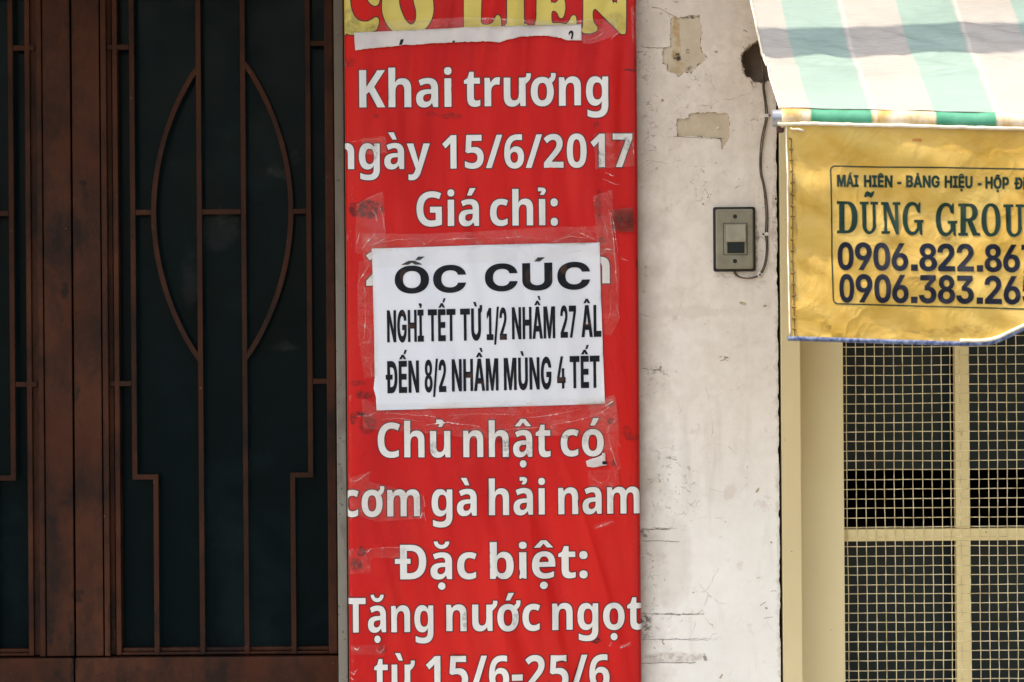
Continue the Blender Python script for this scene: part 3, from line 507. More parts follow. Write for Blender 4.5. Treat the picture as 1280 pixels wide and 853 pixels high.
def mat_yellow_print():
    t = NT('yellow_print'); x = t.xyz()
    col = t.mix(t.ramp(t.noise(9, 5), .35, .7), (.60, .46, .09), (.70, .56, .14))
    k = t.m('MULTIPLY', t.spots([(440, 30, 12, 22, .8), (452, 38, 26, 8, .7), (560, 27, 60, 2, .4), (770, 28, 18, 14, .45), (746, 33, 16, 10, .35)], BY), t.ramp(t.noise(60, 5, .7), .35, .65))
    col = t.mix(k, col, (.16, .13, .05))
    M['yellow_print'] = t.set(col, .5, .35)
mat_yellow_print()
def mat_paper():
    t = NT('notice_paper')
    col = t.mix(t.ramp(t.noise(4, 3), .3, .7), (.70, .72, .77), (.76, .77, .81))
    t.set(col, .55, .35)
    t.bump(t.noise(16, 4, .5, vec=t.scale((1, 1, .5))), .18, .004)
    M['notice_paper'] = t.mat
mat_paper()
def mat_ink():
    t = NT('black_ink')
    br = t.spots([(505, 345, 5, 8, .7), (558, 355, 5, 7, .7), (660, 345, 4, 10, .6), (690, 345, 3, 8, .7), (704, 335, 4, 8, .9), (513, 408, 6, 3, .8), (506, 391, 5, 3, .6), (588, 470, 5, 4, .8), (604, 480, 8, 3, .7), (628, 422, 4, 3, .8), (735, 405, 5, 3, .7), (700, 475, 6, 3, .9), (755, 420, 4, 2, .6)], BY, .004)
    col = t.mix(br, t.mix(t.ramp(t.noise(60, 4), .4, .7), (.006, .007, .010), (.016, .016, .02)), (.06, .030, .022))
    M['black_ink'] = t.set(col, .55, .15)
mat_ink()
simple('torn_paper', (.62, .56, .54), (.72, .66, .63), 22, .7, .25, .15)
def mat_tape(name, tint, op, milk, gloss=.8):
    t = NT(name)
    tr = t.n.new('ShaderNodeBsdfTransparent'); tr.inputs[0].default_value = (*tint, 1)
    gl = t.n.new('ShaderNodeBsdfGlossy'); gl.inputs['Roughness'].default_value = .16; gl.inputs[0].default_value = (.9, .9, .9, 1)
    df = t.n.new('ShaderNodeBsdfDiffuse'); df.inputs[0].default_value = (*milk, 1)
    bp = t.n.new('ShaderNodeBump'); bp.inputs['Strength'].default_value = .35; bp.inputs['Distance'].default_value = .003
    t.L(t.noise(42, 5, .6, dist=.8), bp.inputs['Height'])
    t.L(bp.outputs[0], gl.inputs['Normal'])
    fr = t.n.new('ShaderNodeFresnel'); fr.inputs[0].default_value = 1.45; t.L(bp.outputs[0], fr.inputs['Normal'])
    a = t.n.new('ShaderNodeMixShader'); t.put(a.inputs[0], t.m('MULTIPLY', t.ramp(t.noise(26, 5, .7, dist=2.0), .54, .74, .10, 1.0), op)); t.L(tr.outputs[0], a.inputs[1]); t.L(df.outputs[0], a.inputs[2])
    b = t.n.new('ShaderNodeMixShader'); t.put(b.inputs[0], t.m('MULTIPLY', t.m('MINIMUM', fr.outputs[0], .16), gloss)); t.L(a.outputs[0], b.inputs[1]); t.L(gl.outputs[0], b.inputs[2])
    t.L(b.outputs[0], t.out.inputs[0]); M[name] = t.mat
mat_tape('clear_tape', (.995, .985, .98), .14, (.80, .68, .64))
mat_tape('tape_crease', (.98, .97, .96), 1.6, (.86, .80, .78))
mat_tape('old_tape', (.62, .45, .42), .35, (.22, .10, .09))

# --- pillar paint and plaster
def mat_wall():
    t = NT('old_white_paint'); x = t.xyz()
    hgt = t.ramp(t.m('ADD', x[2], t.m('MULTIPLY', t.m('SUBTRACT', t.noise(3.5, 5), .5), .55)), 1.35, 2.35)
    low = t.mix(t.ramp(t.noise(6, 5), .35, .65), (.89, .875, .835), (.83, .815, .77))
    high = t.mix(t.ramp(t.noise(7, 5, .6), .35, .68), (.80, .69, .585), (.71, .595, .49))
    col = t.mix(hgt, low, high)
    # rain streaks and pinkish older coat
    stv = t.noise(16, 5, .6, vec=t.scale((1.6, 1, .22)))
    col = t.mix(t.ramp(stv, .55, .75, 0, .35), col, (.50, .43, .37))
    col = t.mix(t.ramp(t.noise(22, 6, .65), .60, .70, 0, .45), col, (.58, .475, .41))
    mot = t.ramp(t.noise(34, 6, .7), .40, .62)
    col = t.mix(t.m('MULTIPLY', mot, t.m('ADD', t.m('MULTIPLY', hgt, .28), .08)), col, (.52, .41, .31))
    # browner and darker along the sign's edge
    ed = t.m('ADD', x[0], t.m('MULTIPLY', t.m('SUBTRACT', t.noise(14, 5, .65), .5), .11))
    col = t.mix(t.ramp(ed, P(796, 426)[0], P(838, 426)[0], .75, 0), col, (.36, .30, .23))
    ed2 = t.m('ADD', x[0], t.m('MULTIPLY', t.m('SUBTRACT', t.noise(60, 5, .65), .5), .035))
    col = t.mix(t.ramp(ed2, P(968, 426)[0], P(977, 426)[0], 0, .7), col, (.40, .32, .20))
    # hairline cracks in a few areas, chips and specks
    wv = t.warp(11, .07)
    cr = t.m('MULTIPLY', t.ramp(t.vor(11, vec=wv), .0, .010, 1, 0), t.ramp(t.noise(7, 4, .6), .54, .62))
    cr2 = t.m('MULTIPLY', t.ramp(t.vor(30, vec=t.warp(30, .03)), .0, .028, 1, 0), t.ramp(t.noise(9, 5, .7), .60, .66))
    cr = t.m('MULTIPLY', t.m('MAXIMUM', cr, cr2), t.ramp(t.noise(50, 3), .40, .58))
    col = t.mix(t.m('MULTIPLY', cr, .42), col, (.13, .10, .08))
    sp = t.ramp(t.noise(150, 2, .5), .735, .76)
    sp = t.m('MULTIPLY', sp, t.ramp(t.noise(9, 3), .45, .6))
    col = t.mix(t.m('MULTIPLY', sp, .8), col, (.15, .12, .10))
    zone = t.spots([(806, 85, 14, 30, .9), (816, 160, 9, 50, 1), (812, 190, 12, 30, .8), (930, 80, 14, 34, .9), (880, 235, 14, 24, 1), (868, 95, 14, 12, .9), (950, 300, 10, 60, .6), (850, 150, 50, 30, .5), (840, 610, 40, 60, .6), (815, 735, 14, 70, .7), (820, 470, 18, 26, .6), (868, 168, 50, 8, .6), (946, 130, 16, 40, .5)], 0, .05)
    fz = t.m('MULTIPLY', t.ramp(t.vor(46, vec=t.warp(38, .035)), .0, .05, 1, 0), t.ramp(t.noise(60, 4, .65), .50, .58))
    fz = t.m('MAXIMUM', fz, t.ramp(t.noise(95, 4, .7), .64, .67))
    col = t.mix(t.m('MULTIPLY', t.m('MULTIPLY', zone, fz), .8), col, (.10, .08, .065))
    st = t.m('MULTIPLY', t.spots([(805, 782, 9, 18, 1), (842, 822, 40, 6, .45), (881, 822, 2.5, 5, 1), (806, 667, 8, 6, .8), (830, 661, 18, 1.5, .8), (845, 767.5, 35, 1, .8), (850, 799, 50, .8, .5), (826, 462, 2, 5, .8), (815, 463, 9, 6, .4), (905, 447, 7, 1.5, .6), (838, 572, 8, 2, .5), (920, 345, 30, 3, .4), (945, 300, 3, 30, .5), (968, 280, 4, 50, .35)], 0, .01), t.ramp(t.noise(120, 5, .7), .42, .56))  # dirt marks, plus the switch plate's shade painted along its right side
    col = t.mix(t.m('MULTIPLY', st, .85), col, (.07, .06, .05))
    # a sampled strip of old glue, slightly pinker
    pk = t.spots([(860, 20, 60, 40, .5), (840, 700, 26, 60, .45), (838, 130, 30, 60, .4), (862, 390, 60, 8, .35), (912, 615, 9, 8, .6), (844, 822, 42, 8, .5)], 0, .03)
    col = t.mix(t.m('MULTIPLY', pk, .6), col, (.56, .46, .38))
    t.set(col, .72, .25)
    h = t.m('ADD', t.m('MULTIPLY', t.noise(6, 6, .6), .6), t.m('MULTIPLY', t.noise(70, 5, .65), .16))
    h = t.m('SUBTRACT', h, t.m('MULTIPLY', cr, .25))
    t.bump(h, .6, .008)
    M['old_white_paint'] = t.mat
mat_wall()
def mat_plaster():
    t = NT('bare_plaster')
    col = t.mix(t.ramp(t.noise(14, 6, .65), .35, .68), (.64, .53, .39), (.50, .40, .28))
    oc = t.m('MULTIPLY', t.spots([(846, 50, 6, 38, .9), (850, 85, 12, 8, .6)], 0, .02), t.ramp(t.noise(40, 5, .65), .35, .6))
    col = t.mix(oc, col, (.42, .25, .09))
    bl = t.m('MULTIPLY', t.spots([(847, 71, 5, 6, 1), (860, 64, 3, 3, .8), (862, 22, 10, 2, .8), (861, 85, 4, 3, .7)], 0, .01), t.ramp(t.noise(150, 4, .7), .42, .55))
    col = t.mix(bl, col, (.05, .04, .035))
    t.set(col, .85, .2); t.bump(t.noise(60, 6, .7), .5, .004); M['bare_plaster'] = t.mat
mat_plaster()
simple('hole_dark', (.26, .20, .16), (.14, .105, .085), 25, .95, .05, .4)
simple('crack_dirt_edge_shade', (.20, .155, .12), (.09, .07, .052), 60, .9, .1)
simple('side_wall', (.40, .37, .33), (.30, .28, .25), 8, .8, .2, .3)
simple('gap_dark', (.012, .011, .010), (.02, .018, .015), 30, .95, .05)
simple('interior_dark', (.03, .034, .034), (.018, .022, .022), 3, .9, .05)
def mat_strip():
    t = NT('weathered_steel_strip'); x = t.xyz()
    up = t.ramp(t.m('ADD', x[2], t.m('MULTIPLY', t.m('SUBTRACT', t.noise(3, 4), .5), .5)), 1.6, 2.1)
    col = t.mix(up, (.20, .195, .16), (.125, .10, .07))
    col = t.mix(t.ramp(t.noise(30, 5, .65, vec=t.scale((1, 1, .3))), .5, .68, 0, .8), col, (.10, .085, .065))
    col = t.mix(t.m('MULTIPLY', t.ramp(t.noise(120, 3), .66, .70), .7), col, (.03, .025, .02))
    M['weathered_steel_strip'] = t.set(col, .6, .3); t.bump(t.noise(80, 4), .3, .002)
mat_strip()

# --- door paint
def mat_door(name, k):
    t = NT(name)
    col = t.mix(t.ramp(t.noise(5, 5, .6), .35, .65), (.165 * k, .048 * k, .021 * k), (.225 * k, .074 * k, .036 * k))
    col = t.mix(t.ramp(t.noise(9, 6, .7, vec=t.scale((1, 1, .6))), .43, .64, 0, .9), col, (.016, .009, .007))
    ch = t.ramp(t.noise(48, 5, .65, vec=t.scale((1, 1, .6))), .66, .70)
    col = t.mix(t.m('MULTIPLY', ch, .8), col, (.018, .012, .010))
    sm = t.m('MULTIPLY', t.spots([(82, 362, 7, 12, 1), (97, 490, 5, 14, .9), (84, 628, 7, 6, 1), (62, 650, 12, 6, .7), (100, 744, 10, 10, .9), (66, 790, 4, 16, 1), (92, 800, 3, 40, .9), (94, 835, 4, 24, 1), (98, 395, 3, 8, .8), (110, 420, 20, 40, .45), (70, 330, 24, 40, .4), (104, 230, 4, 4, .9), (138, 400, 3, 60, .6), (141, 780, 4, 50, .9), (48, 300, 3, 300, .4), (88, 30, 5, 30, .6), (61, 700, 3, 130, .5), (131, 560, 3, 90, .5)], .36, .02), t.ramp(t.noise(70, 5, .7), .36, .54))
    col = t.mix(t.m('MULTIPLY', sm, .85), col, (.012, .009, .008))
    wn_ = t.ramp(t.noise(90, 4, .6), .70, .74)
    col = t.mix(t.m('MULTIPLY', wn_, .5), col, (.30, .15, .10))
    t.set(col, .55, .14); t.bump(t.m('ADD', t.noise(10, 4), t.m('MULTIPLY', t.noise(90, 4), .25)), .3, .003)
    M[name] = t.mat
mat_door('brown_door_paint', .41)
mat_door('brown_bar_paint', .30)
def mat_glass_door():
    t = NT('dusty_dark_glass')
    d = t.ramp(t.noise(4.2, 5, .6, dist=.6), .52, .78)
    col = t.mix(t.m('MULTIPLY', d, .8), (.0018, .0068, .0080), (.0085, .021, .024))
    pt = t.m('MULTIPLY', t.spots([(350, 213, 18, 9, .8), (368, 200, 4, 14, .7), (282, 272, 16, 10, .5), (240, 345, 14, 40, .25), (270, 290, 30, 24, .25), (355, 435, 20, 8, .3)], .385, .04), t.ramp(t.noise(30, 4), .35, .65))  # pale smudges: faint reflections painted into the glass colour
    col = t.mix(t.m('MULTIPLY', pt, .6), col, (.075, .075, .07))
    M['dusty_dark_glass'] = t.set(col, t.ramp(t.noise(8, 4), .3, .7, .12, .35), .06)
mat_glass_door()

# --- window
def mat_cream(name, a, b):
    t = NT(name)
    col = t.mix(t.ramp(t.noise(5, 4, vec=t.scale((1, 1, .4))), .35, .65), a, b)
    col = t.mix(t.ramp(t.noise(60, 4, .65, vec=t.scale((1, 1, .35))), .68, .76, 0, .45), col, (.30, .22, .11))
    col = t.mix(t.m('MULTIPLY', t.ramp(t.noise(120, 2), .765, .785), .8), col, (.10, .07, .04))
    t.set(col, .42, .42); t.bump(t.m('ADD', t.noise(7, 4, vec=t.scale((1, 1, .3))), t.m('MULTIPLY', t.noise(140, 3), .12)), .15, .003); M[name] = t.mat
mat_cream('cream_frame', (.72, .60, .35), (.65, .535, .30))
mat_cream('cream_inner', (.86, .735, .44), (.79, .66, .375))
mat_cream('cream_mullion', (.90, .77, .43), (.80, .67, .35))
def mat_wire():
    t = NT('galvanised_wire')
    col = t.mix(t.ramp(t.noise(40, 4, .6), .4, .62), (.92, .80, .53), (.58, .47, .27))
    M['galvanised_wire'] = t.set(col, .45, .5, .15)
mat_wire()
def mat_pane():
    t = NT('window_glass')
    br = t.spots([(1098, 600, 12, 60, .55), (1095, 440, 40, 40, .3), (1120, 690, 30, 18, .4)], .12, .05)  # brown streaks: a reflection painted into the pane colour
    col = t.mix(t.ramp(t.noise(3, 4), .3, .7), (.017, .026, .026), (.026, .036, .036))
    col = t.mix(t.m('MULTIPLY', br, .6), col, (.035, .022, .018))
    M['window_glass'] = t.set(col, .1, .20)
mat_pane()

# --- awning
def stripe_nodes(t, green, white):
    x = t.xyz()
    w = t.m('ADD', x[0], t.m('MULTIPLY', t.m('SUBTRACT', t.noise(8, 2), .5), .003))
    ph = t.m('FRACT', t.m('DIVIDE', t.m('SUBTRACT', w, STRIPE0 - 20 * STRIPE), STRIPE))
    g = t.m('MULTIPLY', t.ramp(ph, .0, .02), t.ramp(ph, .485, .505, 1, 0))
    seam = t.m('MULTIPLY', t.ramp(ph, .505, .515), t.ramp(ph, .535, .545, 1, 0))
    return t.mix(t.m('MULTIPLY', seam, .25), t.mix(g, white, green), (.80, .80, .78)), g
STRIPE0 = (1013 - 640) * SC * .86
STRIPE = .2012
def mat_canopy():
    t = NT('striped_canvas')
    d = t.ramp(t.noise(7, 5, .6, vec=t.scale((.5, 1.2, 1))), .45, .8)
    gcol = t.mix(d, (.32, .445, .415), (.25, .365, .335))
    wcol = t.mix(d, (.475, .46, .44), (.42, .395, .37))
    col, g = stripe_nodes(t, gcol, wcol)
    t.set(col, .55, .3)
    mp = t.n.new('ShaderNodeMapping'); mp.inputs['Rotation'].default_value = (0, 0, math.radians(34)); mp.inputs['Scale'].default_value = (9, 62, 20); t.L(t.co(), mp.inputs[0])
    crease = t.ramp(t.noise(1, 4, .55, vec=mp.outputs[0], dist=.4), .35, .62)
    x = t.xyz()
    slack = t.ramp(t.m('ABSOLUTE', t.m('ADD', x[1], .43)), .03, .16, 1, .25)
    t.bump(t.m('ADD', t.m('MULTIPLY', crease, slack), t.m('MULTIPLY', t.noise(55, 5, .6, vec=t.scale((.6, 1.4, 1))), .2)), .55, .007)
    tr = t.n.new('ShaderNodeBsdfTranslucent'); t.put(tr.inputs[0], col)
    mx = t.n.new('ShaderNodeMixShader'); mx.inputs[0].default_value = .22
    t.L(t.b.outputs[0], mx.inputs[1]); t.L(tr.outputs[0], mx.inputs[2]); t.L(mx.outputs[0], t.out.inputs[0])
    M['striped_canvas'] = t.mat
mat_canopy()
def mat_roll():
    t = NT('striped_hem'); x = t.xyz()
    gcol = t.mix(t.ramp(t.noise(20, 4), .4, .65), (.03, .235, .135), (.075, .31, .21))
    wcol = t.mix(t.ramp(t.noise(14, 5, .6), .40, .58), (.70, .63, .52), (.50, .31, .09))  # ochre stain, also standing in for yellow light bounced off the flap
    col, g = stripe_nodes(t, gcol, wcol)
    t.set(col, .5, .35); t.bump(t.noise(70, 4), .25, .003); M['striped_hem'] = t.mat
mat_roll()
VY = -0.715
def mat_valance():
    t = NT('yellow_vinyl')
    n = t.noise(7, 5, .6, dist=.7, vec=t.scale((.8, 1, 1)))
    col = t.mix(t.ramp(n, .36, .62), (.69, .41, .065), (.80, .56, .16))
    dk = t.ramp(t.noise(11, 5, .6, dist=.5), .56, .76, 0, .6)
    col = t.mix(dk, col, (.50, .255, .035))
    st = t.m('MULTIPLY', t.spots([(1183, 297, 7, 4, .8), (1172, 326, 5, 4, .7), (1146, 350, 12, 5, .6), (1180, 308, 26, 10, .3), (1215, 412, 24, 5, .5), (1036, 410, 4, 4, .7), (992, 300, 4, 120, .5), (1165, 415, 60, 3, .35)], VY, .02), t.ramp(t.noise(70, 4, .65), .38, .6))
    col = t.mix(t.m('MULTIPLY', st, .8), col, (.16, .08, .02))
    t.set(col, t.ramp(t.noise(10, 4), .3, .7, .24, .42), .5)
    rdg = t.m('POWER', t.m('SUBTRACT', 1.0, t.m('ABSOLUTE', t.m('MULTIPLY', t.m('SUBTRACT', t.noise(6, 3, .5, dist=1.2), .5), 4.0)), clamp=True), 5.0)
    t.bump(t.m('ADD', t.m('ADD', t.noise(9, 4, .5, dist=1.0), t.m('MULTIPLY', t.noise(24, 5, .55, dist=.8), .5)), t.m('MULTIPLY', rdg, .16)), .55, .008)
    tr = t.n.new('ShaderNodeBsdfTranslucent'); t.put(tr.inputs[0], col)
    mx = t.n.new('ShaderNodeMixShader'); mx.inputs[0].default_value = .25
    t.L(t.b.outputs[0], mx.inputs[1]); t.L(tr.outputs[0], mx.inputs[2]); t.L(mx.outputs[0], t.out.inputs[0])
    M['yellow_vinyl'] = t.mat
mat_valance()
def ink(name, a, b):
    t = NT(name)
    col = t.mix(t.ramp(t.noise(16, 5, .6), .5, .8), a, b)
    M[name] = t.set(col, .45, .2)
ink('green_ink', (.006, .030, .022), (.05, .075, .05))
ink('navy_ink', (.006, .009, .022), (.06, .06, .07))
ink('red_ink', (.50, .09, .02), (.55, .2, .05))
simple('blue_binding', (.012, .035, .14), (.20, .25, .38), 130, .5, .4)
simple('white_cord', (.80, .76, .66), (.66, .58, .42), 60, .6, .3)
simple('brown_thread', (.16, .085, .03), (.10, .05, .02), 60, .7, .2)
simple('steel_pipe', (.42, .44, .48), (.30, .32, .36), 40, .35, .5, 0, .6)
simple('bar_end_rust', (.10, .05, .04), (.05, .03, .03), 60, .7, .3)
# --- switch and cable
simple('switch_plate', (.27, .25, .185), (.21, .195, .14), 40, .42, .4)
simple('switch_rocker', (.36, .34, .265), (.30, .28, .215), 40, .4, .4)
simple('switch_dark', (.006, .014, .016), (.010, .020, .022), 40, .3, .4)
simple('switch_box', (.016, .018, .018), (.03, .03, .028), 40, .5, .3)
simple('cable_sheath', (.15, .11, .075), (.07, .052, .038), 60, .6, .3)
simple('clip_white', (.75, .72, .66), (.6, .56, .5), 60, .5, .4)
simple('nail_steel', (.10, .08, .07), (.2, .17, .15), 80, .5, .4, 0, .6)
# --- ground
def mat_ground():
    t = NT('pavement_tiles')
    br = t.n.new('ShaderNodeTexBrick'); br.inputs['Scale'].default_value = 3.3; br.offset = 0
    br.inputs['Color1'].default_value = (.40, .37, .33, 1); br.inputs['Color2'].default_value = (.34, .31, .28, 1); br.inputs['Mortar'].default_value = (.18, .17, .15, 1); br.inputs['Mortar Size'].default_value = .012
    t.L(t.co(), br.inputs['Vector'])
    M['pavement_tiles'] = t.set(t.mix(t.ramp(t.noise(3, 5), .45, .75, 0, .5), br.outputs[0], (.24, .22, .2)), .8, .3)
mat_ground()
simple('asphalt', (.055, .055, .055), (.075, .073, .07), 25, .85, .3, .4)
simple('kerb_stone', (.36, .34, .31), (.28, .27, .25), 12, .8, .3, .3)
simple('earth', (.16, .14, .11), (.11, .10, .08), .4, .9, .2)
# ================================================================== SETTING
g = MB(); g.box(-9, 9, -2.6, 6, -0.12, 0.0); tag(g.build('pavement', M['pavement_tiles']), kind='structure')
g = MB(); g.box(-9, 9, -2.75, -2.602, -0.14, 0.004, bev=.012); tag(g.build('kerb', M['kerb_stone']), kind='structure')
mesh_obj('road', [(-60, -12, -.13), (60, -12, -.13), (60, -2.752, -.13), (-60, -2.752, -.13)], [(0, 1, 2, 3)], M['asphalt'])['kind'] = 'structure'
mesh_obj('ground', [(-400, -400, -.16), (400, -400, -.16), (400, 400, -.16), (-400, 400, -.16)], [(0, 1, 2, 3)], M['earth'])['kind'] = 'structure'

# ================================================================== HOUSE
TOP = 3.1
house = tag(empty('shop_house', (0, 0, 0)), 'weathered shop house front with brown metal doors, peeling white pillar and cream window', 'building')

def ragged(pts, step, amp, seed=0.0, closed=True):
    out = []; n = len(pts)
    for i in range(n if closed else n - 1):
        a = Vector(pts[i]); b = Vector(pts[(i + 1) % n]); d = b - a; L = d.length
        k = max(1, int(L / step)); nn = Vector((-d.y, d.x)).normalized() if L > 0 else Vector((0, 0))
        for j in range(k):
            t = j / k; p = a + d * t
            w = fbm(p.x * 90 + seed, p.y * 90, seed, 3) * amp * .7 + noise.noise(Vector((p.x * 420, p.y * 420 + seed, 3 + seed))) * amp * .9
            out.append(tuple(p + nn * w))
    if not closed: out.append(tuple(pts[-1]))
    return out

def cw(c):
    return c if area(c) < 0 else c[::-1]
def ccw(c):
    return c if area(c) > 0 else c[::-1]

xp0, xp1 = A(421, 0)[0], A(973.4, 0)[0]
flat = lambda s, z, l: (s, -l, z)
def Z1(px, py, f=4.064, ox=790, oy=0): return P(ox + px / f, oy + py / f)
hole = [Z1(*p) for p in [(668, 168), (640, 208), (594, 238), (556, 282), (562, 330), (572, 376), (596, 402), (628, 418), (655, 420), (690, 412), (730, 428), (800, 430), (800, 160)]]
patch1 = [Z1(*p) for p in [(200, 88), (262, 92), (300, 80), (340, 82), (350, 130), (356, 165), (346, 210), (352, 262), (378, 285), (362, 318), (335, 330), (300, 372), (268, 368), (236, 390), (205, 370), (178, 360), (180, 335), (155, 322), (158, 246), (196, 238), (192, 150)]]
patch2 = [Z1(*p) for p in [(292, 578), (380, 572), (485, 576), (496, 625), (494, 700), (455, 760), (450, 706), (350, 694), (232, 694), (224, 640), (232, 606), (284, 604)]]
patch3 = [Z1(*p) for p in [(96, 240), (60, 238), (52, 246), (100, 250)]]
chips = []
rng = random.Random(3)
for _ in range(46):
    bx = rng.choice([rng.uniform(802, 830), rng.uniform(802, 970), rng.uniform(955, 968)]); by = rng.choice([rng.uniform(0, 260), rng.uniform(60, 400), rng.uniform(560, 853)])
    rr = rng.uniform(.6, 1.7) * rng.choice([1, 1, 1.6]); e = rng.uniform(.5, 2.4); an = rng.uniform(0, 3.1)
    chips.append([P(bx + rr * (math.cos(q) * e * math.cos(an) - math.sin(q) * math.sin(an)) * rng.uniform(.7, 1.2), by + rr * (math.cos(q) * e * math.sin(an) + math.sin(q) * math.cos(an)) * rng.uniform(.7, 1.2)) for q in [k * math.pi / 4 for k in range(8)]])
def sliver(pts, w, seed):
    up = ragged([P(*p) for p in pts], .004, .0012, seed, False)
    dn = [(x + fbm(x * 300, z * 300, seed) * .0006, z - U(w) * (.6 + .6 * abs(fbm(x * 200, z * 200, seed + 2)))) for x, z in up]
    return up + dn[::-1]
cracks = [sliver(q, w, 5 + i) for i, (q, w) in enumerate([
    ([(815, 9), (825, 11), (836, 17), (846, 22)], .7), ([(802, 58), (812, 60), (828, 60)], .8), ([(842, 171), (870, 172), (905, 173)], .7),
    ([(802, 661), (816, 661.5), (834, 661)], 1.1), ([(803, 676), (830, 676), (849, 677)], .8), ([(802, 767), (840, 768), (880, 767.5)], .7),
    ([(802, 799), (840, 799), (885, 800)], .6), ([(801, 829), (840, 828), (870, 828)], .9), ([(803, 460), (811, 462)], 1.0), ([(816, 462), (826, 462)], 1.4),
    ([(900, 451), (905, 449), (910, 446)], 1.0), ([(836, 572), (846, 575)], 1.0), ([(950, 757), (957, 752)], .8), ([(955, 773), (966, 771)], .6), ([(919, 235), (924, 232)], .9), ([(880, 236), (886, 245), (888, 252)], 1.0), ([(929, 37), (934, 40)], 1.2)])]
# --- masonry behind the paint
w = MB()
w.box(xp0, xp1, .05, .45, 0, TOP)                                   # pillar core
w.box(A(-900, 0)[0], A(-250, 0)[0], 0, .45, 0, TOP)                 # pier beyond the door
w.box(A(-250, 0)[0], xp0, .02, .45, 2.56, TOP)                      # over the door
wx0, wx1, wz0, wz1 = A(975.6, 0)[0], A(1540, 0)[0], .72, 2.5
w.box(xp1 + .008, wx1, .03, .45, 0, wz0); w.box(xp1 + .008, wx1, .03, .45, wz1, TOP)
w.box(wx1, wx1 + 1.0, 0, .45, 0, TOP)
w.box(xp1, xp1 + .007, .03, .06, wz0 - .002, wz1 + .002)            # packing behind the joint beside the pillar
wall = w.build('wall', [M['side_wall']], house)
face = [(xp0 + .0185, 0.0), (xp0 + .0185, TOP), (xp1 - .0045, TOP), (xp1 - .0045, 0.0)]
sheet([([cw(face), ccw(ragged(hole, .002, .0045, 9))], 0.0, 0, .05)], flat, .06, 'plaster', [M['bare_plaster']], house, False)
rc = MB(); hx = [p[0] for p in hole]; hz = [p[1] for p in hole]
rc.box(min(hx) - .01, max(hx) + .01, .046, .049, min(hz) - .01, max(hz) + .01); rc.build('broken_recess', [M['hole_dark']], house)
redge = ragged([A(972.4, 2000), A(972.4, -560)], .0025, .0042, 4.0, False)
redge = [(A(972.6, 0)[0] - max(0, noise.noise(Vector((3.3, z * 23, .5)))) ** 1.5 * .0075 - max(0, noise.noise(Vector((8.3, z * 75, 1.5)))) * .0030 + noise.noise(Vector((1.3, z * 330, 2.5))) * .0005, z) for z in np.arange(0, TOP, .0017)]
redge = [(min(x, xp1 - .0004), z) for x, z in redge]
redge = [(x, min(max(z, 0.0), TOP)) for x, z in redge]
skin = [(xp0 + .019, 0.0), (xp0 + .019, TOP)] + redge[::-1]
holes = [ragged([(x + (.004 if x > .47 else -.003), z) for x, z in hole], .002, .0045, 2), ragged(patch1, .002, .0034, 1), ragged(patch2, .002, .0020, 6)] + chips
sheet([([cw(skin)] + [ccw(h) for h in holes], .0022, 0, .0024)], flat, .04, 'white_paint_coat', [M['old_white_paint']], house, False)
crk = list(cracks); rk = random.Random(12)
def walk(x, y, L, ang):
    q = [(x, y)]
    for _ in range(int(L / 1.6)):
        ang += rk.uniform(-.9, .9); x += 1.6 * math.cos(ang); y += 1.2 * math.sin(ang); q.append((x, y))
    return q
for zx, zy, rx, ry, n in ((806, 90, 8, 26, 8), (814, 165, 6, 40, 14), (832, 185, 30, 24, 8), (880, 240, 14, 12, 8), (868, 100, 10, 8, 6), (826, 240, 14, 20, 5), (858, 206, 14, 4, 3), (935, 40, 10, 20, 3), (945, 250, 8, 50, 7), (963, 230, 4, 80, 6), (815, 465, 14, 8, 4), (840, 590, 14, 14, 4), (812, 665, 10, 8, 4), (808, 780, 7, 16, 7), (834, 822, 26, 5, 6), (905, 450, 8, 3, 2), (955, 760, 10, 40, 5), (842, 172, 3, 12, 3), (912, 160, 4, 12, 4), (850, 92, 24, 4, 6), (880, 72, 6, 10, 4), (926, 60, 5, 22, 5), (800, 40, 6, 30, 5)):
    for _ in range(max(1, int(n * .6))):
        crk.append(sliver(walk(zx + rk.uniform(-rx, rx), zy + rk.uniform(-ry, ry), rk.uniform(3, 11) * rk.choice([.6, 1, 1.2]), rk.uniform(0, 6.28)), rk.uniform(.22, .5), rk.uniform(0, 50)))
for pp in (patch1, patch2, hole):  # dark slivers along broken edges, drawn in for their small shadows
    for k_ in range(len(pp)):
        a, b_ = Vector(pp[k_ - 1]), Vector(pp[k_]); 
        for t_ in (rk.random(), rk.random()):
            p = a.lerp(b_, t_); d_ = (b_ - a).normalized() * rk.uniform(.001, .005)
            if pp is patch2 and rk.random() < .3: continue
            w_ = Vector((-d_.y, d_.x)).normalized() * rk.uniform(.0004, .0010) * (2.0 if pp is hole else 1)
            crk.append(ragged([tuple(p - d_), tuple(p + w_), tuple(p + d_), tuple(p - w_)], .0012, .0006, rk.uniform(0, 9)))
crk = [cw(c) for c in crk if max(p[0] for p in c) < A(969, 0)[0]]
cr_o = sheet([([c], .0026, 0, 0) for c in crk], flat, 0, 'crack_dirt_edge_shade', [M['crack_dirt_edge_shade']], house, False)
cr_o['kind'] = 'stuff'
jn = MB(); jn.box(xp1 - .0043, wx0 - .0005, .012, .016, wz0, wz1); jn.build('open_joint', [M['gap_dark']], house)
cs = MB(); cs.box(xp0 - .001, xp0 + .0165, -.006, .004, 0, TOP - .001, bev=.0015); cs.box(xp0 - .001, xp0 + .003, .004, .34, 0, TOP - .001)
cs.build('corner_strip', [M['weathered_steel_strip']], house)
# a small slab added out of view to darken the doorway
ev = MB(); ev.box(-2.4, xp0 - .02, -.80, -.002, 2.72, 2.80, bev=.006); ev.build('door_light_blocker', [M['side_wall']], house)
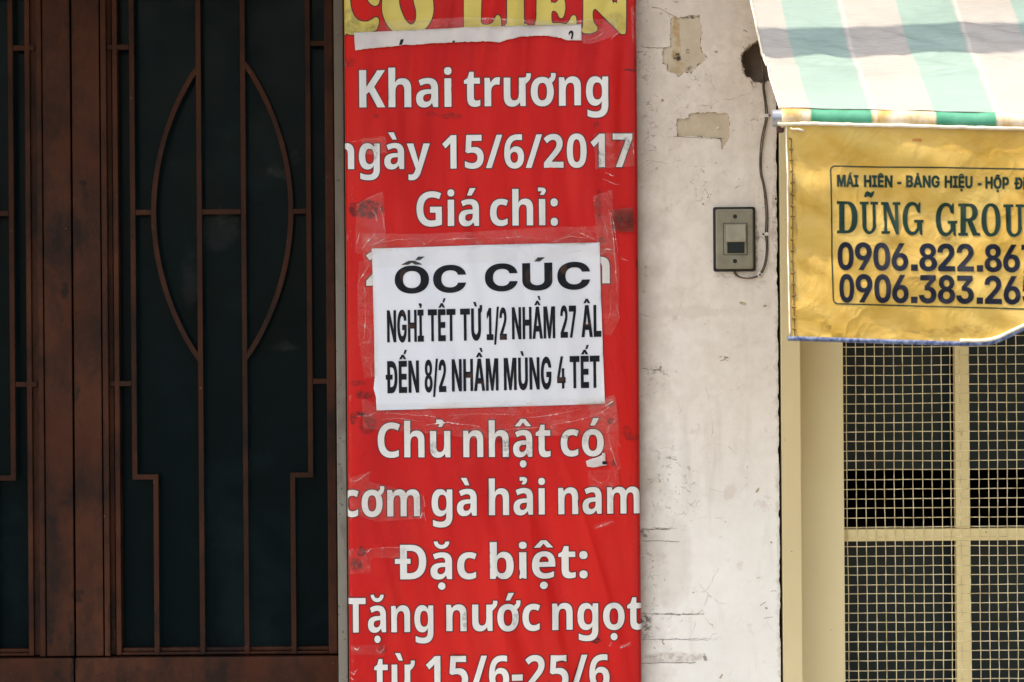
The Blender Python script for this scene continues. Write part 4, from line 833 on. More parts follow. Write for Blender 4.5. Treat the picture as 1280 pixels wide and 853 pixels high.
# eaves slab shades the wall
ev = MB(); ev.box(-4.2, 4.6, -.31, 3.4, TOP, TOP + .13); ev.build('eaves_slab', [M['side_wall']], house)
wg = MB(); wg.box(3.3, 3.55, -4.2, -.002, 0, TOP + .5); wg.build('side_light_blocker', [M['interior_dark']], house)  # dark wall added out of view to cut light from the right
gt = MB(); prof = [(-.055 + .11 * k / 8, -.055 * math.sin(math.pi * k / 8)) for k in range(9)]  # channel added out of view to throw a shadow band on the awning
gv = []; gf = []
for xx in (-4.0, 4.4):
    gv += [(xx, -.497 + a, 3.02 + b) for a, b in prof] + [(xx, -.497 + a * .93, 3.021 + b * .93) for a, b in prof]
for k in range(8):
    gf += [(k, k + 1, 18 + k + 1, 18 + k), (9 + k, 18 + 9 + k, 18 + 9 + k + 1, 9 + k + 1)]
gf += [(0, 18, 27, 9), (8, 17, 35, 26)]
gt.add(gv, gf)
for xx in np.arange(-3.8, 4.4, .9):
    gt.box(xx, xx + .02, -.56, -.26, 3.024, 3.030); gt.box(xx, xx + .02, -.266, -.26, 3.030, TOP)
gt.build('shadow_band_caster', [M['steel_pipe']], house)
# dark room behind the window and hallway behind the doors
rm = MB()
x0, x1 = xp1 + .05, wx1 + .3
rm.box(x0, x1, 1.8, 1.84, 0, 2.9); rm.box(x0 - .04, x0, .46, 1.8, 0, 2.9); rm.box(x1, x1 + .04, .46, 1.8, 0, 2.9); rm.box(x0, x1, .46, 1.8, 2.9, 2.94); rm.box(x0, x1, .46, 1.8, -.004, .012)
rm.box(A(-250, 0)[0], xp0, 1.6, 1.64, 0, 2.7); rm.box(A(-250, 0)[0], xp0, .46, 1.6, 2.6, 2.64); rm.box(A(-250, 0)[0] - .04, A(-250, 0)[0], .46, 1.6, 0, 2.7); rm.box(xp0, xp0 + .04, .46, 1.6, 0, 2.7); rm.box(A(-250, 0)[0], xp0, .46, 1.6, -.004, .012)
rm.build('dark_room', [M['interior_dark']], house)

# --- door leaves
DY = .35
def DA(X, Y, y=DY): return A(X, Y, y)
def leaf(mir):
    fx = (lambda X: 182 - X) if mir else (lambda X: X)
    DZ0, DZ1 = .08, 2.54
    b = MB()
    def vb(Xa, Xb, y0, y1, z0, z1, bev=.002):
        b.box(A(fx(Xa), 0, y0)[0], A(fx(Xb), 0, y0)[0], y0, y1, z0, z1, bev=bev)
    zk = DA(0, 817)[1]
    vb(92.2, 126.5, .345, .385, zk + .002, DZ1)            # meeting stile
    vb(128, 135, .341, .385, zk + .002, DZ1)               # raised bead
    vb(126, 142, .362, .385, zk + .002, DZ1)               # groove bottom
    vb(142.5, 149, .352, .385, zk + .002, DZ1)             # glazing stop
    vb(408, 419, .350, .385, zk + .002, DZ1)               # stop on the hinge side
    vb(419.5, 470, .345, .385, zk + .002, DZ1)             # hinge stile
    xa, xb = sorted((DA(fx(149.3), 0)[0], DA(fx(407.7), 0)[0]))
    b.box(xa, xb, .354, .385, zk + .002, zk + U(4.6, DY), bev=.002); b.box(xa, xb, .364, .385, zk + U(4.8, DY), zk + U(9.5, DY), bev=.002)
    b.box(xa, xb, .350, .385, DZ1 - .09, DZ1)
    root = b.build('door_leaf', [M['brown_door_paint']], house)
    if not mir: root['label'] = 'right door leaf with leaf-shaped grille between its bars'
    k = MB(); xa, xb = sorted((DA(fx(91.9), 0)[0], DA(fx(470), 0)[0])); k.box(xa, xb, .338, .384, DZ0, zk - .001, bev=.003)
    k.build('kick_panel', [M['brown_door_paint']], root)
    xa, xb = sorted((DA(fx(148), 0, .39)[0], DA(fx(410), 0, .39)[0]))
    p = MB(); p.box(xa, xb, .386, .392, zk, DZ1 - .02); p.build('glass_pane', [M['dusty_dark_glass']], root)
    wd = U(6.6, DY)
    zt = DZ1 - .092
    def bar(pts, dy=0.0):
        q = MB(); q.ribbon([DA(fx(X), Y) for X, Y in pts], wd, .352 + dy, .362 + dy)
        o = q.build('grille_bar', [M['brown_bar_paint']], root)
        md = o.modifiers.new('worn_edge', 'BEVEL'); md.width = .0012; md.segments = 2
        return o
    yt = 426.5 - (zt - CZ) / U(1, DY)
    bar([(167, yt), (167, 593), (193.2, 593), (193.2, 816)])
    bar([(250.3, yt), (250.3, 816)])
    bar([(305.7, yt), (305.7, 816)])
    bar([(387.2, yt), (387.2, 592), (364.5, 592), (364.5, 816)])
    def arc(xc, xa, y0, y1, ym):
        return [(xc + (xa - xc) * (1 - ((y - ym) / ((y1 - y0) / 2)) ** 2) ** .92 if 0 < i < 28 else xc, y) for i, y in [(i, y0 + (y1 - y0) * i / 28) for i in range(29)]]
    bar(arc(250.3, 193.0, 80, 448, 264), .0006)
    bar(arc(305.7, 364.8, 74, 447, 260), .0006)
    for xa, xb, yy in ((136, 163.5, 55), (136, 163.5, 476), (170.5, 190, 262), (253.8, 302.2, 262), (367.5, 383.7, 262), (390.7, 418, 52), (390.7, 418, 475)):
        bar([(xa, yy), (xb, yy)], .0005)
    return root
leaf(False); l2 = leaf(True); l2['label'] = 'left door leaf cut by the picture edge'
df = MB(); df.box(A(-250, 0)[0], xp0, .3, .44, 2.542, 2.56); df.build('door_head', [M['brown_door_paint']], house)
df = MB(); df.box(A(-250, 0)[0], xp0, .33, .45, .0, .078); df.build('door_threshold', [M['brown_door_paint']], house)

# --- window
b = MB()
of0, of1 = wx0, wx1 - .001
fw = A(1000.0, 0)[0] - wx0
b.box(of0, of0 + fw, -.004, .20, wz0 + .001, wz1 - .001, bev=.0015); b.box(of1 - fw, of1, -.004, .20, wz0 + .001, wz1 - .001, bev=.0015)
b.box(of0 + fw + .0004, of1 - fw - .0004, -.004, .20, wz1 - .04, wz1 - .001, bev=.0015); b.box(of0 + fw + .0004, of1 - fw - .0004, -.02, .20, wz0 + .001, wz0 + .05, bev=.003)
win = b.build('window', [M['cream_frame']], house)
b = MB(); IY = .085
ix = A(1053.6, 0, IY)[0]
b.box(of0 + fw + .0004, ix, IY, .20, wz0 + .051, wz1 - .041, bev=.0015); b.box(of0 + of1 - ix, of1 - fw - .0004, IY, .20, wz0 + .051, wz1 - .041, bev=.0015)
b.box(ix + .0004, of0 + of1 - ix - .0004, IY, .20, wz1 - .10, wz1 - .041); b.box(ix + .0004, of0 + of1 - ix - .0004, IY, .20, wz0 + .051, wz0 + .10)
b.build('inner_frame', [M['cream_inner']], win)
MY = .1035
tz0, tz1 = A(0, 680.3, MY)[1], A(0, 665.2, MY)[1]
mull = []
xr_ = of0 + of1 - ix
for Xa, Xb in ((1193.2, 1210.9), (1362, 1379.5)):
    xa, xb = A(Xa, 0, MY)[0], A(Xb, 0, MY)[0]; mull.append((xa, xb))
    m_ = MB(); m_.box(xa, xb, MY, MY + .022, wz0 + .101, tz0 - .0004, bev=.0012); m_.box(xa, xb, MY, MY + .022, tz1 + .0004, wz1 - .101, bev=.0012)
    m_.build('mullion', [M['cream_mullion']], win)
m_ = MB(); m_.box(ix + .0004, xr_ - .0004, MY - .001, MY + .022, tz0, tz1, bev=.0012); m_.build('transom', [M['cream_mullion']], win)
# glass: a fixed upper light that stops short, an open gap over the transom, and a lower light
gz = A(0, 590.5, .202)[1]
edges = [ix + .001] + [v for ab in mull for v in ab] + [xr_ - .001]
for i in range(0, 6, 2):
    for za, zb in ((gz, wz1 - .10), (wz0 + .10, tz0 + .002)):
        q = MB(); q.box(edges[i] - .004, edges[i + 1] + .004, .2015, .2055, za, zb); q.build('glass_pane', [M['window_glass']], win)
# woven wire screen
q = MB(); WY = .098; pitch = U(11.78, WY); pz = U(11.9, WY); wr = U(.60, WY)
xs = [A(1057.6, 0, WY)[0] + i * pitch for i in range(int((xr_ - ix) / pitch))]
z_ref = A(0, 669, WY)[1]
zs = [z_ref + (j + .5) * pz for j in range(-70, 90)]
zs = [z for z in zs if wz0 + .09 < z < wz1 - .09]
rw = random.Random(5)
jx = [rw.uniform(-.0007, .0007) for _ in xs]; jz = [rw.uniform(-.0007, .0007) for _ in zs]
for i, x in enumerate(xs):
    pts = []
    for j, z in enumerate(zs):
        s = 1 if (i + j) % 2 else -1
        pts.append((x + jx[i] + fbm(x * 8, z * 3, 1) * .0016, WY + s * wr * 1.05, z + jz[j]))
    pts = [(pts[0][0], WY, wz0 + .09)] + pts + [(pts[-1][0], WY, wz1 - .09)]
    q.tube(pts, wr, 5, caps=False)
for j, z in enumerate(zs):
    pts = [(ix - .003, WY, z)]
    for i, x in enumerate(xs):
        s = -1 if (i + j) % 2 else 1
        pts.append((x + jx[i], WY + s * wr * 1.05, z + jz[j] + fbm(x * 4, z * 8, 5) * .0016))
    pts.append((xr_ + .003, WY, z)); q.tube(pts, wr, 5, caps=False)
q.build('wire_screen', [M['galvanised_wire']], win, True)

# ================================================================== RED BANNER
xl, xr = P(433.4, 426, BY)[0], P(798.8, 426, BY)[0]
RAD = .0065
def wrinkle(s, z):
    e = min(1.0, max(0.0, (s - xl - .004) / .05), ) * min(1.0, max(0.0, (xr - .004 - s) / .04))
    bend = 5.0 * z if z < 1.8 else 9.0 + 5.0 * (z - 1.8) - 8 * (z - 1.8) ** 2
    a = fbm(s * 7 + z * 1.2, z * 1.1, 1.0, 2) * .0080
    a += fbm(s * 21 + bend, z * 1.7, 7.0, 2) * .0078 * (.75 + .4 * math.sin(z * 3))
    a += (1 - abs(noise.noise(Vector((s * 13 + bend * .7, z * 1.3, 4.4))))) ** 7 * .0032 * (.5 + noise.noise(Vector((s * 4, z * 5, 2.2))))
    a += fbm(s * 9, z * 26, 3.0, 2) * .0007
    return .004 + a * e
def bmap(s, z, lift):
    if s < xl + RAD: d = xl + RAD - s; sg = -1; c = xl + RAD
    elif s > xr - RAD: d = s - xr + RAD; sg = 1; c = xr - RAD
    else: return (s, BY - lift - wrinkle(s, z), z)
    a = d / RAD; r = RAD + lift
    if a < math.pi / 2: return (c + sg * r * math.sin(a), BY + RAD - r * math.cos(a) - .004 * math.cos(a), z)
    return (c + sg * r, BY + RAD + (a - math.pi / 2) * RAD, z)
banner = tag(empty('sign_banner', ((xl + xr) / 2, -.002, P(0, 960)[1])), 'tall red vinyl banner with white Vietnamese lettering wrapped over a board on the pillar', 'banner')
ns, nz = 170, 360
zb0, zb1 = P(620, 1010, BY)[1], P(620, -170, BY)[1]
ss = np.concatenate([np.linspace(xl - .021, xl + RAD, 20)[:-1], np.linspace(xl + RAD, xr - RAD, ns), np.linspace(xr - RAD, xr + .021, 20)[1:]])
zz = np.linspace(zb0, zb1, nz)
bv = [bmap(s, z, 0.0) for z in zz for s in ss]; k = len(ss)
mesh_obj('vinyl_sheet', bv, [(j * k + i, j * k + i + 1, (j + 1) * k + i + 1, (j + 1) * k + i) for j in range(nz - 1) for i in range(k - 1)], M['red_vinyl'], banner, None, True)

CUTS = [float(v) for v in ss if v < xl + RAD + .0001 or v > xr - RAD - .0001]; CUTS = [v for v in CUTS if xl - .0085 < v < xr + .0085]
def banner_line(words, cap, extra=()):
    cs = []
    for text, a, b_, y0, y1 in words: cs += word('N', text, a, b_, y0, y1, cap, BY)
    sheet([([grow(c, .0020) for c in cs], .0005, 1, 0), (cs, .0010, 0, 0)], bmap, .0042, 'lettering', [M['white_print'], M['dark_outline']], banner, True, CUTS)
banner_line([('Khai', 449.4, 564.7, 134.8, 133.6), ('trương', 580.3, 760.2, 133.4, 132.0)], 46.5)
banner_line([('ngày', 417.5, 537.5, 211.9, 211.4), ('15/6/2017', 552.9, 790.5, 211, 209.2)], 41.7)
banner_line([('Giá', 520.8, 598.9, 283, 282.6), ('chỉ:', 612.7, 697.4, 282.4, 281.8)], 43.0)
banner_line([('2', 458, 487, 357.5, 357.2)], 43.0)
banner_line([('n', 731.5, 762, 354.8, 354.5)], 43.0)
banner_line([('Chủ', 472.4, 563.2, 572, 571.6), ('nhật', 579.4, 688.1, 571.4, 570.8), ('có', 700.9, 754.6, 570.2, 569.8)], 43.0)
banner_line([('cơm', 427, 525.1, 646, 645.2), ('gà', 539.7, 596.1, 644.9, 644.2), ('hải', 611.3, 681.4, 643.8, 643), ('nam', 697.9, 799.5, 642.6, 641.6)], 43.0)
banner_line([('Đặc', 494, 596.1, 724.2, 723.4), ('biệt:', 612.6, 734.4, 723, 722)], 43.0)
banner_line([('Tặng', 432.7, 541.9, 790.6, 789.6), ('nước', 558, 675.3, 788.8, 787.6), ('ngọt', 690.3, 803, 787.2, 786.4)], 43.0)
banner_line([('từ', 468.1, 519, 864.2, 863.6), ('15/6-25/6', 532.7, 761.9, 863.4, 861.6)], 43.5)

def smooth_closed(pts, hard=(), seg=5):
    """Catmull-Rom through points; those whose index is in hard stay corners"""
    n = len(pts); out = []
    for i in range(n):
        p0, p1, p2, p3 = [Vector(pts[(i + k) % n]) for k in (-1, 0, 1, 2)]
        if i in hard: p0 = p1
        if (i + 1) % n in hard: p3 = p2
        if i in hard and (i + 1) % n in hard: out.append(tuple(p1)); continue
        for t in [j / seg for j in range(seg)]:
            out.append(tuple(.5 * ((2 * p1) + (p2 - p0) * t + (2 * p0 - 5 * p1 + 4 * p2 - p3) * t * t + (3 * p1 - p0 - 3 * p2 + p3) * t ** 3)))
    return out
def q1(*p): return [(425 + a / 6.737, b / 6.737) for a, b in p]
def q2(*p): return [(610 + a / 6.564, b / 6.564) for a, b in p]
UP = -62 * 6.6
title = []
C_ = q1((20, UP), (33, UP), (33, 240), (60, 284), (100, 297), (170, 292), (295, 262), (320, 222), (328, 185), (322, 158), (300, 150), (265, 172), (225, 188), (170, 180), (122, 140), (95, 70), (86, 0), (86, -120), (120, -200), (180, -215), (215, -160), (215, -60), (235, 0), (258, 36), (290, 54), (318, 45), (333, 10), (338, -90), (338, UP))
title.append([smooth_closed(C_, (0, 1, 28), 4)])
O_ = q1((362, -40), (355, 80), (370, 150), (402, 215), (460, 272), (570, 300), (680, 275), (755, 195), (784, 115), (786, 40), (776, -40), (750, -160), (680, -250), (570, -285), (460, -250), (390, -160))
Oh = q1((497, 0), (502, 50), (522, 110), (556, 178), (598, 208), (634, 178), (641, 100), (625, 30), (605, -60), (570, -120), (530, -120), (505, -70))
title.append([smooth_closed(O_, (), 4), smooth_closed(Oh, (), 4)])
L_ = q1((1040, UP), (1044, 190), (1036, 232), (1036, 262)) + q2((108, 262), (108, 205), (100, 142), (76, 128), (58, 152), (38, 190), (2, 208)) + q1((1232, 215), (1200, 208), (1185, 185), (1185, UP))
title.append([smooth_closed(L_, (0, 2, 3, 4, 13), 4)])
I_ = q2((157, UP), (157, 150), (150, 190), (142, 214), (142, 262), (332, 262), (330, 212), (306, 195), (294, 150), (293, UP))
title.append([smooth_closed(I_, (0, 4, 5, 9), 4)])
E_ = q2((401, UP), (398, 100), (390, 180), (384, 212), (384, 262), (727, 262), (726, 205), (720, 142), (702, 130), (684, 140), (664, 175), (638, 200), (590, 193), (538, 192), (522, 178), (522, 102), (546, 92), (570, 112), (584, 142), (602, 152), (622, 130), (634, 62), (626, 0), (612, -50), (590, -20), (572, 10), (550, 27), (522, 20), (515, 0), (515, UP))
title.append([smooth_closed(E_, (0, 4, 5, 29), 4)])
N_ = q2((781, UP), (781, 190), (768, 226), (768, 262), (800, 278), (850, 274), (890, 256), (895, 226), (868, 192), (858, 140), (860, 96), (876, 80), (902, 96), (1088, 280), (1112, 282), (1130, 252), (1132, 0), (1132, UP), (1066, UP), (1060, 0), (1050, 22), (1035, 20), (1012, -4), (860, UP))
title.append([smooth_closed(N_, (0, 13, 17, 18, 23), 4)])
tc = []
for grp in title:
    for i, c in enumerate(grp):
        c = [P(a, b_, BY) for a, b_ in c]
        tc.append(cw(c) if i == 0 else ccw(c))
sheet([([grow(c, .0022) for c in tc], .0005, 1, 0), (tc, .0010, 0, 0)], bmap, .0042, 'title_lettering', [M['yellow_print'], M['dark_outline']], banner, True, CUTS)

# ---- paper pieces on the banner
def pmap(amp, seed, base):
    def f(s, z, lift):
        x, y, zz_ = bmap(s, z, 0.0)
        return (x, y - base - lift - amp * (fbm(s * 22, z * 16, seed, 2) + .6), zz_)
    return f
def PB(pts): return [P(a, b_, BY) for a, b_ in pts]
pm = pmap(.0011, 31, .0026)
notice = tag(empty('paper_notice', (*[P(610, 510, BY)[0]], BY - .004, P(610, 510, BY)[1])), 'white paper notice with black capitals taped across the middle of the red banner', 'notice')
qd = [(465, 311.2), (535, 308.9), (610, 306.4), (680, 304.8), (749.3, 303.4), (751, 370), (753.5, 440), (755.9, 504.6), (690, 507), (610, 509.2), (540, 511.2), (470.9, 513.2), (470.0, 496), (467.2, 486), (468.6, 472), (467.8, 410), (466.3, 350)]
sheet([([cw(PB(qd))], 0, 0, .0009)], pm, .007, 'paper_sheet', [M['notice_paper']], notice)
def paper_line(words):
    cs = []
    for text, a, b_, y0, y1, cap, fix in words:
        cs += word('I', text, a, b_, y0, y1, cap, BY, lean=.012)
    cs = [grow(c, .00045) for c in cs]
    sheet([(cs, .0009, 0, 0)], pm, .007, 'lettering', [M['black_ink']], notice)
paper_line([('ỐC', 494.1, 582.5, 367.0, 365.3, 33.6, 0)])
paper_line([('CÚC', 606.6, 737.2, 364.4, 361.4, 33.6, 0)])
def pl(o, s): return o + s / 4.267
paper_line([('NGHỈ', pl(470, 62), pl(470, 255), 428.0, 427.0, 39.4, 0), ('TẾT', pl(470, 280), pl(470, 425), 426.8, 426, 39.4, 0), ('TỪ', pl(470, 452), pl(470, 567), 425.9, 425.2, 39.4, 0), ('1/2', pl(470, 592), pl(470, 697), 425.1, 424.6, 39.4, 0),
            ('NHẦM', pl(470, 727), pl(470, 955), 424.2, 422.8, 39.4, 0), ('27', pl(470, 985), pl(470, 1067), 422.3, 421.9, 39.4, 0), ('ÂL', pl(470, 1097), pl(470, 1200), 421.5, 420.9, 39.4, 0)])
paper_line([('ĐẾN', pl(470, 55), pl(470, 230), 491.6, 490.6, 39.6, 0), ('8/2', pl(470, 262), pl(470, 375), 490.2, 489.8, 39.6, 0), ('NHẦM', pl(470, 407), pl(470, 653), 489.2, 487.9, 39.6, 0), ('MÙNG', pl(470, 684), pl(470, 935), 487.6, 486.2, 39.6, 0),
            ('4', pl(470, 967), pl(470, 1010), 485.7, 485.4, 39.6, 0), ('TẾT', pl(470, 1035), pl(470, 1192), 485.2, 484.5, 39.6, 0)])
ts = tag(empty('torn_paper_strip', (P(585, 55, BY)[0], BY - .004, P(585, 55, BY)[1])), 'torn strip of an older white notice stuck under the yellow title', 'paper strip')
top = [(442.8, 41.6), (510, 38.4), (579.4, 34.9), (650, 33), (726.1, 31.2), (727, 51.5)]
torn = [(709, 51), (699.9, 48), (684.6, 45.4), (670.9, 45), (648, 47.2), (632.9, 51), (626, 53.3), (610, 52.6), (580.9, 53), (567.5, 53.7), (533.4, 55), (503.7, 57.1), (465, 60.9), (444.3, 63.8)]
tr_ = ragged(PB(torn), .0025, .0014, 3, False)
pt = pmap(.0008, 12, .0036)
sheet([([cw(PB(top) + tr_)], 0, 0, .0008)], pt, .005, 'paper_sheet', [M['torn_paper']], ts)
hook = [(711, 41.2), (712.3, 39.4), (714, 38.8), (716, 39.8), (716.7, 42.2), (716.2, 46), (715.2, 49.4), (713.8, 50), (713.3, 48.6), (714.2, 46), (714.4, 43.4), (713.8, 42), (712.6, 42.2), (711.8, 44.2), (710.8, 44.6), (710.5, 42.8)]
mk = [cw(PB([(501, 50), (505, 49.6), (502.4, 56.6), (499, 57.0)])), cw(PB([(565, 53.4), (566.2, 51.6), (568, 51), (569, 53.2)])), cw(PB(hook))]
for q in mk: sheet([([q], .0012, 0, 0)], pt, 0, 'pen_mark', [M['black_ink']], ts)
sc = tag(empty('paper_scrap', (P(745, 583, BY)[0], BY - .003, P(745, 583, BY)[1])), 'small torn white paper scrap left under the word on the fifth line', 'paper scrap')
def z5(*p): return [(690 + a / 5.683, 490 + b_ / 5.683) for a, b_ in p]
sheet([([cw(ragged(PB(z5((240, 492), (270, 478), (330, 460), (352, 448), (356, 434), (378, 432), (380, 500), (390, 518), (330, 530), (290, 536), (250, 530), (244, 512))), .002, .0006, 8))], 0, 0, .0008)], pmap(.0006, 5, .0024), .005, 'paper_sheet', [M['torn_paper']], sc)
sheet([([cw(PB(z5((356, 492), (384, 490), (390, 514), (356, 514))))], .0003, 0, 0)], pmap(.0006, 5, .0024), .005, 'lettering', [M['black_ink']], sc)

# ---- clear tape
GT = 'clear tape pieces on the banner'
def tape(label, pts, creases=(), seed=1, mat='clear_tape', lift=.0058, cat='tape', amp=.0011):
    cs = [cw(ragged(PB(pts), .006, .0008, seed))]
    ls = [(cs, 0, 0, 0)]
    for c in creases:
        wv = c[0]; q = [Vector(p) for p in c[1:]]; n = len(q)
        # a pointed fold lying along the given line
        L_ = []; R_ = []; N = 10
        for i in range(N + 1):
            t = i / N * (n - 1); a = min(int(t), n - 2); u = t - a
            p = q[a].lerp(q[a + 1], u); d = (q[a + 1] - q[a]).normalized(); nn = Vector((-d.y, d.x))
            h = wv * (.25 + .75 * math.sin(math.pi * i / N)) * (.55 + .8 * abs(fbm(p.x * .35, p.y * .35, seed)))
            off = nn * fbm(p.x * .12, p.y * .12, seed + 4) * 1.2
            L_.append(tuple(p + off + nn * h / 2)); R_.append(tuple(p + off - nn * h / 2))
        ls.append(([cw(PB(L_ + R_[::-1]))], .0006, 1, 0))
    o = sheet(ls, pmap(amp, seed, lift), .005, 'clear_tape', [M[mat], M['tape_crease']])
    return tag(o, label, cat, GT)
tape('crinkled clear tape along the top edge of the white notice', [(452, 292), (520, 293), (600, 290), (690, 284), (766, 283), (768, 318), (690, 326), (600, 329), (520, 333), (456, 336)],
     [(1.2, (478, 303), (500, 300), (522, 299)), (.9, (522, 299), (532, 306), (545, 296)), (1.4, (543, 301), (570, 299), (600, 298)), (1.1, (560, 304), (575, 297)), (1.3, (690, 303), (712, 296), (735, 298)), (1.6, (722, 290), (736, 297), (748, 302)), (1.0, (708, 296), (716, 291)), (.8, (620, 299), (650, 297), (680, 299)), (.8, (700, 318), (722, 314), (732, 313))], 2)
tape('wide crinkled clear tape from the lower left corner of the white notice', [(452, 498), (474, 505), (560, 503), (660, 500), (745, 497), (770, 500), (772, 540), (690, 545), (600, 548), (520, 540), (455, 536)],
     [(1.5, (446, 520), (462, 520), (472, 514)), (1.3, (480, 516), (510, 518), (545, 521)), (1.2, (475, 524), (500, 523), (530, 527)), (1.6, (530, 531), (560, 528), (600, 533)), (1.0, (560, 519), (600, 517), (650, 519)), (1.2, (640, 524), (690, 519), (728, 511)), (.9, (690, 530), (720, 526), (750, 516)), (1.0, (610, 540), (650, 536), (690, 533))], 5)
tape('short upright clear tape left of the notice, above its top left corner', [(446, 256), (460, 247), (479, 240), (481, 262), (482, 296), (486, 310), (462, 322), (444, 316)],
     [(2.2, (450, 290), (448, 299), (446, 306)), (2.4, (468, 293), (460, 302), (452, 313)), (1.8, (459, 308), (474, 303), (486, 296)), (2.6, (466, 262), (470, 270), (472, 278)), (1.6, (474, 258), (479, 272), (482, 292)), (.8, (444, 258), (460, 249), (478, 241))], 7)
tape('narrow clear tape strip down the left side of the notice', [(449, 328), (466, 322), (470, 360), (473, 420), (472, 470), (456, 474), (448, 420), (447, 360)],
     [(2.0, (462, 332), (455, 343), (448, 354)), (.9, (456, 360), (457, 400), (455, 430)), (.8, (465, 345), (467, 390), (468, 420)), (1.0, (464, 452), (465, 470))], 9)
tape('tall creased clear tape down the right side of the notice', [(741, 246), (765, 238), (768, 300), (774, 340), (773, 402), (764, 420), (755, 418), (748, 330)],
     [(1.7, (760, 262), (766, 290), (769, 330), (771, 366)), (1.2, (752, 268), (758, 288), (760, 300)), (1.0, (755, 312), (768, 312)), (.9, (776, 325), (785, 326)), (.9, (764, 372), (761, 400)), (.8, (770, 380), (774, 398))], 11)
tape('dark stained square of old tape near the banner right edge, level with the third line', [(764, 263), (791, 260), (793, 290), (775, 291), (764, 288)], [(1.0, (763, 266), (767, 280), (772, 318)), (1.0, (776, 322), (784, 326))], 13, 'old_tape')
tape('crumpled clear tape hanging past the lower right corner of the notice', [(734, 498), (768, 494), (774, 530), (772, 566), (776, 585), (766, 590), (752, 560), (740, 540)],
     [(1.6, (752, 510), (760, 505), (767, 501)), (1.2, (744, 520), (754, 514), (764, 506)), (1.8, (760, 548), (764, 562), (770, 580)), (1.4, (754, 548), (746, 562), (737, 572)), (1.2, (766, 570), (773, 585)), (1.0, (772, 552), (776, 560))], 15, amp=.002)
tape('long clear tape holding the torn strip across the yellow letters', [(470, 27), (540, 25), (580, 22), (650, 24), (700, 27), (770, 24), (773, 44), (740, 56), (728, 56), (726, 36), (650, 37), (580, 38), (500, 41), (472, 42)],
     [(1.3, (580, 24), (610, 24.5), (640, 26)), (1.1, (640, 26), (680, 30), (700, 31)), (1.2, (500, 35), (515, 31), (521, 38)), (1.4, (543, 36), (552, 32)), (1.5, (763, 50), (770, 45), (776, 38)), (1.2, (731, 46), (745, 40), (758, 37)), (1.0, (735, 52), (748, 47), (756, 40)), (1.2, (705, 29), (725, 28), (740, 26)), (1.6, (512, 36), (520, 33))], 17)
tape('thin clear tape over the first word of the second line', [(452, 173), (482, 171), (484, 192), (454, 194)], [(.8, (438, 178), (460, 175), (482, 174))], 19)
tape('clear tape patch over the last digits of the second line', [(742, 168), (792, 166), (793, 208), (744, 212)], [(1.5, (752, 224), (764, 229), (775, 231)), (1.2, (756, 216), (768, 221)), (.8, (790, 172), (792, 200))], 21)
tape('dirty old tape stub at the left fold beside the seventh line', [(434, 686), (506, 683), (506, 697), (465, 697), (463, 716), (434, 717)], [(2.4, (455, 688), (460, 690), (466, 685)), (1.0, (470, 684), (505, 684), (506, 696))], 23)
tape('small curled tape bit under the first word of the eighth line', [(438, 806), (482, 806), (480, 820), (470, 818), (440, 818)], [(1.6, (442, 808), (447, 812), (450, 807)), (2.2, (471, 810), (475, 816), (480, 810)), (2.5, (436, 838), (442, 842), (448, 836)), (1.5, (437, 846), (445, 850))], 25)
tape('short slanted tape sliver below the sixth line near the right', [(741, 657), (766, 648), (769, 653), (744, 662)], [(2.2, (744, 660), (756, 655), (766, 651))], 27)
tape('short slanted tape sliver below the eighth line near the right', [(773, 806), (788, 801), (790, 806), (775, 811)], [(2.4, (775, 809), (783, 806), (788, 803)), (1.2, (761, 807), (764, 801))], 29)
tape('clear tape square below the fifth line, right of the scrap', [(734, 588), (772, 586), (774, 604), (760, 612), (736, 608)], [(1.0, (738, 596), (748, 604), (758, 602)), (.8, (758, 602), (762, 594))], 33)
tape('clear tape patch with an upturned corner left of the sixth line', [(436, 598), (464, 588), (462, 602), (530, 618), (530, 648), (470, 652), (438, 640)], [(2.6, (440, 602), (452, 598), (462, 590)), (1.3, (526, 648), (529, 640), (533, 650)), (1.6, (530, 620), (531, 634)), (.8, (484, 620), (523, 618))], 35)
tape('crinkled tape strip at the top right corner of the banner', [(788, 10), (797, 6), (798, 60), (790, 54)], [(1.3, (792, 18), (796, 26), (797, 42)), (1.2, (790, 20), (794, 16))], 37)
# ================================================================== SWITCH AND CABLE
def Z(px, py, f=4.736, ox=860, oy=200): return P(ox + px / f, oy + py / f)
def rrect(x0, x1, z0, z1, r, n=5):
    c = []
    for cx, cz, a0 in ((x1 - r, z1 - r, 0), (x0 + r, z1 - r, 90), (x0 + r, z0 + r, 180), (x1 - r, z0 + r, 270)):
        c += [(cx + r * math.cos(math.radians(a0 + 90 * k / n)), cz + r * math.sin(math.radians(a0 + 90 * k / n))) for k in range(n + 1)]
    return c
def slab(b, c, y0, y1, m=0, inset=.0012):
    """a rounded plate with an eased front edge, from y1 (back) to y0 (front)"""
    n = len(c); cx = sum(p[0] for p in c) / n; cz = sum(p[1] for p in c) / n
    sx = 1 - inset / max(1e-6, max(p[0] for p in c) - cx); sz = 1 - inset / max(1e-6, max(p[1] for p in c) - cz)
    r0 = [(x, y1, z) for x, z in c]; r1 = [(x, y0 + inset * .7, z) for x, z in c]
    r2 = [(cx + (x - cx) * sx, y0, cz + (z - cz) * sz) for x, z in c]
    f = []
    for k in range(n):
        k2 = (k + 1) % n
        f += [(k, k2, n + k2, n + k), (n + k, n + k2, 2 * n + k2, 2 * n + k)]
    f.append(tuple(range(2 * n, 3 * n))); f.append(tuple(range(n))[::-1])
    b.add(r0 + r1 + r2, f, m)
sxa, sza = Z(149.5, 663); sxb, szb = Z(395, 279.5)
sw = tag(empty('wall_switch', ((sxa + sxb) / 2, 0, (sza + szb) / 2)), 'grimy beige rocker switch on a black backing plate, screwed to the white pillar', 'switch')
